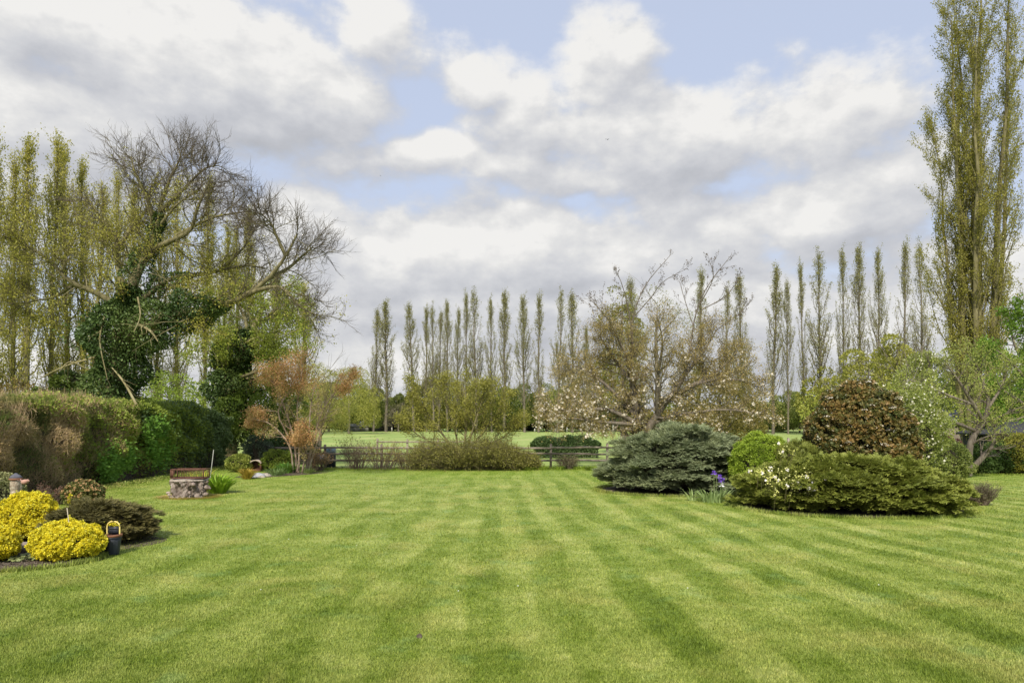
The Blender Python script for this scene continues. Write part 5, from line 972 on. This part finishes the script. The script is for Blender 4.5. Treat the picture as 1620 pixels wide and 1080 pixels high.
def bucket():
    d = 12.75; t = thing('plant_bucket', 'dark ribbed bucket with terracotta rim and pale yellow arched handle beside the golden shrub', 'bucket', (X(178, d), d, 0)); dk = solid('bucket_plastic', [(.030,.034,.045), (.06,.066,.082)], 5, (3,3,.6), rough=.45, bump=.15); te = solid('terracotta', [(.20,.085,.045), (.34,.16,.09)], 7, bump=.25); ye = solid('faded_yellow', [(.62,.46,.12), (.78,.64,.25)], 5, bump=.05, rough=.4)
    MB().lathe([(.001,0),(.105,0),(.112,.02),(.138,.24),(.150,.36),(.142,.36),(.13,.20),(.001,.19)], n=48, wob=lambda a, z: 1+.022*np.sign(np.sin(12*a))*(z < .34)*(z > .015)).build('bucket', dk, t)
    MB().lathe([(.150,.335),(.163,.34),(.166,.375),(.158,.385),(.15,.385),(.14,.36)], n=40, wob=lambda a, z: 1+.012*np.sin(5*a)).build('terracotta_rim', te, t)
    MB().lathe([(.155,.31),(.160,.32),(.158,.332),(.15,.335)], n=36).build('dark_band', dk, t)
    a = np.linspace(0, pi, 15); c = np.stack([-.118*np.cos(a)*(1+.12*np.sin(a)), 0*a+.03, .38+.235*np.sin(a)**.42], -1); MB().tubes(c, np.full(15, .013), 8).build('handle', ye, t)
    m = MB(); m.box((0,.05,.455), (.19,.02,.15)); 
    for z in (.42, .45, .48): m.box((0,.036,z), (.18,.012,.012), rv=1.)
    m.build('dark_tray', dk, t); m = MB()
    rng = np.random.default_rng(5); q = rng.normal(size=(130, 3))*np.array([.055,.02,.022])+np.array([0,.04,.555]); m.scatter(LEAF, q, rng.normal(size=q.shape)+np.array([0,-.3,.5]), .035, rng); m.build('yellow_leaves', GOLD, t)
bucket()
def cane():
    p0, p1 = P(112, 850, 12.2), P(106, 803, 12.2); b = np.array((p0[0], p0[1], 0)); q = np.array([p0-b-(p1-p0)*.3, p0-b, p1-b]); tag(MB().tubes(q, np.array([.008,.008,.007]), 8, cap=True).build('garden_cane', solid('cane', [(.3,.25,.16), (.5,.45,.33)], 6, bump=.1), loc=b), 'thin pale cane leaning out of the front golden shrub', 'cane')
    p1 = P(338, 711, 23.8); b = np.array((X(330, 23.8), 23.8, 0)); q = np.array([(0,0,0), (p1-b)*.5, p1-b]); tag(MB().tubes(q, np.array([.014,.013,.011]), 8, cap=True).build('garden_cane', solid('grey_cane', [(.22,.22,.19), (.38,.38,.33)], 6, bump=.1), loc=b), 'tall grey cane leaning behind the stump beside the bright strappy clump', 'cane')
cane()
def log_edge():
    d = 12.9; x0, x1 = X(-14, d), X(62, d); K = 14; xs = np.linspace(0, x1-x0, K); q = np.stack([xs, .03*np.sin(xs*4), .11+.006*np.sin(xs*9)], -1); t = thing('log', 'weathered grey brown log edging the little pond between golden shrubs', 'log', (x0, d, 0))
    m = MB().tubes(q, .11+.008*np.sin(xs*7), 16, cap=True); m.add([tuple(q[0]+np.array([0, cos(a)*.108, sin(a)*.108])) for a in np.linspace(0, 2*pi, 16, endpoint=False)], [list(range(16))]); m.build('trunk', solid('log_wood', [(.13,.10,.085), (.27,.22,.19), (.40,.36,.33)], 4, (.6,5,5), bump=.5), t, smooth=True)
log_edge()
def pond():
    rng = np.random.default_rng(9); cx, cy = X(28, 12.2), 12.25; n = 36; V = [(cx, cy, .036)]+[(cx+.52*cos(a)*(1+.08*sin(3*a)), cy+.34*sin(a), .036) for a in np.linspace(0, 2*pi, n, endpoint=False)]
    w, T = mat_new('pond_water'); b = T.new('ShaderNodeBsdfPrincipled'); b.inputs['Base Color'].default_value = (.02,.025,.015,1); b.inputs['Roughness'].default_value = .08; finish(T, b.outputs[0])
    tag(MB().add(V, [[0, 1+i, 1+(i+1) % n] for i in range(n)]).build('water', w), kind='structure')
    m = MB(); q = 170; a = rng.random(q)*2*pi; r = np.sqrt(rng.random(q)); p = np.stack([r*np.cos(a)*.42, r*np.sin(a)*.27, .012+rng.random(q)*.03], -1); m.scatter(LEAF, p, np.c_[rng.normal(size=(q, 2)), rng.random(q)*.25], .09, rng, up=(0,0,1)); tag(m.build('pond_leaves', leafmat('pond_leaf', [(.09,.12,.05), (.18,.21,.10), (.3,.32,.18)], trans=.15), loc=(cx+.05, cy-.02, .03)), 'floating grey green leaves on the tiny pond', 'pond plant', kind='stuff')
pond()
def carved_post():
    d = 15.2; x = X(25, d); top = CH-(752-HY)/F*d; t = thing('carved_post', 'cream painted weathered post with dark cap and terracotta band at the left edge', 'post', (x, d, 0)); cr = solid('flaking_cream', [(.18,.12,.08), (.46,.38,.28), (.66,.6,.48)], 14, bump=.8, bscale=22); te = solid('red_clay', [(.2,.09,.05), (.34,.17,.1)], 8, bump=.3); dk = solid('lead_cap', [(.08,.08,.10), (.17,.17,.2)], 7, bump=.2)
    h = top-.1; MB().lathe([(.14,0),(.13,.1),(.115,h*.5),(.10,h*.52),(.112,h*.56),(.105,h*.78),(.09,h*.8),(.115,h*.84),(.11,h*.97),(.10,h)], n=20, wob=lambda a, z: 1+.05*np.sin(3*a+z*5)+.03*np.sin(7*a+z*17)).build('shaft', cr, t, smooth=True)
    MB().lathe([(.10,h),(.135,h+.01),(.135,h+.04),(.11,h+.05)], n=20).build('band', te, t); MB().lathe([(.115,h+.048),(.12,h+.07),(.08,h+.11),(.045,h+.13),(.03,h+.15),(.001,h+.16)], n=20).build('cap', dk, t)
    p = P(39, 762, 15.0); t2 = thing('clay_ornament', 'little pink clay bird ornament on a thin rod beside the cream post', 'ornament', (X(33.5, 15.), 15., 0)); b = np.array(t2.location)
    MB().tubes(np.array([(0,0,0),(0.01,0,.6),(.0,0,p[2]-.02)]), np.array([.01,.01,.009]), 8).build('rod', M_WOOD, t2); o = p-b; m = MB(); m.tubes(np.array([o+(-.09,0,.01), o+(-.05,0,0), o+(0,0,.0), o+(.05,0,.015), o+(.075,0,.03), o+(.11,0,.02)]), np.array([.008,.045,.058,.045,.032,.004]), 12); m.scatter(LEAF, np.array([o+(-.05,-.03,.02), o+(-.05,.03,.02)]), np.array([[-.9,-.3,.35],[-.9,.3,.35]]), .11, np.random.default_rng(1), up=(0,0,1)); m.build('bird', solid('pink_clay', [(.42,.22,.16), (.6,.38,.3)], 9, bump=.2), t2, smooth=True)
carved_post()
shrub('grey_shrub', 'grey green bush with bare twigs at the left edge behind the golden shrub', 'shrub', X(-14, 16.2), 16.4, (.62, .5, 1.28), leafmat('grey_leaf', [(.07,.08,.04), (.15,.16,.08), (.25,.25,.13)], trans=.2), n=5500, size=.06, K=50, seed=821, k=.5, r0=.5)
def pieris_extra(t, rng, pos, u):
    k = rng.choice(np.where(u[:, 2] > .1)[0], 420); MB().scatter(CL5, pos[k]+u[k]*.02, u[k]+np.array([0,0,.6]), .085, rng, rng.random(420)).build('pink_tips', leafmat('pink_tip', [(.22,.12,.07), (.36,.23,.13), (.46,.34,.2)], trans=.25), t)
shrub('low_shrub', 'low rounded shrub with pinkish tips at the foot of the brown hedge', 'shrub', X(132, 20.4), 20.4, (.50, .42, .66), leafmat('pieris_leaf', [(.04,.055,.02), (.09,.10,.03), (.16,.15,.05)], trans=.2), proto=CL5, n=2600, size=.09, K=60, seed=822, extra=pieris_extra)
twiggy('twiggy_bush', 'dark reddish twigs low against the hedge left of the pink tipped shrub', 84, 20.4, .8, .55, 823, [(.05,.03,.025), (.10,.055,.045), (.13,.09,.05)], n=90, per=2)
# weeds and leaf litter at the foot of the hedge
def litter():
    rng = np.random.default_rng(17); n = 9000; y = rng.uniform(17, 37.5, n); x = -15.35+np.abs(rng.normal(size=n))*.35; m = MB().scatter(LEAF, np.stack([x, y, rng.uniform(.01, .10, n)], -1), rng.normal(size=(n, 3))+np.array([0,0,.5]), .07*rng.uniform(.5, 1.3, n), rng, rng.random(n))
    n = 5000; x = rng.uniform(-14, 6.5, n); y = 35.0+rng.normal(size=n)*.22; m.scatter(LEAF, np.stack([x, y, rng.uniform(.01, .09, n)], -1), rng.normal(size=(n, 3))+np.array([0,0,.5]), .07*rng.uniform(.5, 1.3, n), rng, rng.random(n)); tag(m.build('ground_cover', leafmat('weed_leaf', [(.06,.10,.02), (.12,.17,.035), (.2,.22,.07), (.24,.17,.09)], trans=.25)), 'low weeds and fallen leaves along the foot of hedge and fence', 'ground cover', kind='stuff')
litter()

# ------------------------------------------------------------------ the stump with its rusty basket
def stump():
    d = 22.3; x = X(298, d); rng = np.random.default_rng(831); t = thing('tree_stump', 'broad gnarled weathered stump standing on straw coloured grass on the left lawn', 'stump', (x, d, 0))
    ph = rng.random(24)*6.28
    def wob(a, z):
        g = z/.55; o = 1.
        for i, (k, q, am) in enumerate(((2,.6,.07),(3,-1.2,.08),(5,2.,.07),(7,-3.,.06),(11,4.,.045),(16,-6.,.035),(23,7.,.03),(4,9.,.04),(9,-13.,.035),(31,15.,.02))): w_ = np.sin(k*a+q*g+ph[i]); o = o+am*(w_ if i % 2 else 1-2*np.abs(w_)**.7)
        return o
    z = np.linspace(0, .56, 22); prof = [(.52+.10*np.exp(-zz*9)+.10*(zz/.56)**1.6, zz-.03*(i == 0)) for i, zz in enumerate(z)]
    w = solid('gnarled_wood', [(.08,.058,.045), (.20,.155,.125), (.34,.28,.235), (.48,.42,.37)], 5, (1.6,1.6,.7), bump=1., bscale=16)
    m = MB().lathe(prof, n=220, sy=.8, wob=wob)
    for k in range(12):   # knobs and burrs
        a = rng.random()*2*pi; zz = rng.uniform(.06, .5); r = .60+.08*zz; s = rng.uniform(.03, .075); c = np.array([cos(a)*r, sin(a)*r*.8, zz]); o = nrm(c*np.array([1,1,.1])); dr = o+rng.normal(size=3)*.4; m.tubes(np.array([c-o*.06, c+dr*s*.5, c+dr*s*1.3]), np.array([s*1.1, s, s*.25]), 7)
    m.build('trunk', w, t, smooth=False); tp = MB(); n = 60; a = np.linspace(0, 2*pi, n, endpoint=False); rr = .66*wob(a, .56)*.97
    V = [(0,0,.615)]+[(cos(q)*r_, sin(q)*r_*.8, .60+.012*sin(3*q)) for q, r_ in zip(a, rr)]+[(cos(q)*r_*1.02, sin(q)*r_*.815, .552) for q, r_ in zip(a, rr)]; tp.add(V, [[0,1+i,1+(i+1) % n] for i in range(n)]).add(V, [[1+i,61+i,61+(i+1) % n,1+(i+1) % n] for i in range(n)]); tp.build('cut_top', solid('cut_wood', [(.26,.20,.16), (.44,.37,.31), (.6,.53,.46)], 6, bump=.5), t)
    # rusty open basket standing on the stump
    b = thing('fire_basket', 'low rusty iron grate box standing on top of the stump', 'basket', (X(301, d), d, .62)); ru = solid('rust', [(.08,.036,.024), (.16,.075,.05), (.22,.12,.085)], 10, bump=.4); W_, D_, H_ = .54, .22, .31
    f = MB()
    for yy in (-D_, D_):
        f.box((0,yy,.02), (W_*2,.03,.035)); f.box((0,yy,H_-.02), (W_*2,.03,.035))
        for xx in (-W_+.015, W_-.015): f.box((xx,yy,H_/2), (.035,.031,H_-.075))
    for xx in (-W_+.016, W_-.016):
        for z_ in (.02, H_-.02): f.box((xx,0,z_), (.03,D_*2-.031,.034))
    f.build('frame', ru, b); MB().box((-W_+.06,-D_-.001,H_/2), (.09,.012,H_-.07)).build('side_plate', ru, b)
    for yy in (-D_, D_):
        g = MB()
        for xx in np.linspace(-W_+.14, W_-.07, 12): g.box((xx,yy,H_/2+.02), (.009,.009,H_-.01))
        g.build('bars', ru, b)
    MB().box((0,0,.012), (W_*2-.06,D_*2-.04,.012)).build('base_plate', ru, b)
    # yellow straw at the foot
    q = 2600; a = rng.random(q)*2*pi; r = .62+np.abs(rng.normal(size=q))*.14; p = np.stack([x+.02+r*np.cos(a)*1.15, d+r*np.sin(a)*.85, np.zeros(q)], -1); m = MB(); hh = rng.uniform(.05, .12, q); D = nrm(np.stack([np.cos(a)*1.2, np.sin(a)*1.2, np.ones(q)], -1)+rng.normal(size=(q, 3))*.4); sd = np.stack([-np.sin(a), np.cos(a), 0*a], -1)*.01
    m.add(np.stack([p-sd, p+sd, p+D*hh[:, None]], 1).reshape(-1, 3), np.arange(q*3).reshape(-1, 3), np.repeat(rng.random(q), 3)); tag(m.build('dry_grass', leafmat('straw', [(.30,.25,.09), (.46,.39,.17)], trans=.2)), 'straw coloured dry grass round the foot of the stump', 'grass', kind='stuff')
stump()
clumpy('grassy_plant', 'thin yellow tipped shoots seen through the rusty basket behind the stump', 318, 24.2, [(.22,.22,.03), (.4,.36,.06)], 90, .82, .6, 636, wid=.5)

# ------------------------------------------------------------------ a bird high over the field
def bird(px, py, d, s, lab):
    o = P(px, py, d); m = MB(); m.tubes(np.array([(-.5,0,0),(-.3,0,.0),(0,0,.02),(.25,0,.03),(.4,0,.02),(.5,0,.0)])*s, np.array([.02,.07,.10,.08,.06,.008])*s, 10)
    for sg in (-1, 1): m.add(np.array([(.18,.04*sg,.03),(-.18,.04*sg,.03),(-.2,.5*sg,.22),(.1,.5*sg,.22),(-.12,1.0*sg,.1),(-.02,.95*sg,.11)])*s, [[0,1,2,3],[3,2,4,5]])
    m.build('bird', solid('bird_dark_%d' % int(px), [(.02,.02,.022), (.04,.04,.045)], 2, bump=0)); b_ = bpy.data.objects[-1] if False else m
    ob = [o_ for o_ in bpy.data.objects if o_.name.startswith('bird') and 'label' not in o_ and o_.parent is None][-1]; ob.location = tuple(float(a) for a in o); ob.rotation_euler = (.2, 0, .9); tag(ob, lab, 'bird')
bird(961, 221, 70, .26, 'small dark bird flying high in the middle of the sky')
bird(602, 278, 120, .22, 'tiny distant bird high over the left end of the poplar row')
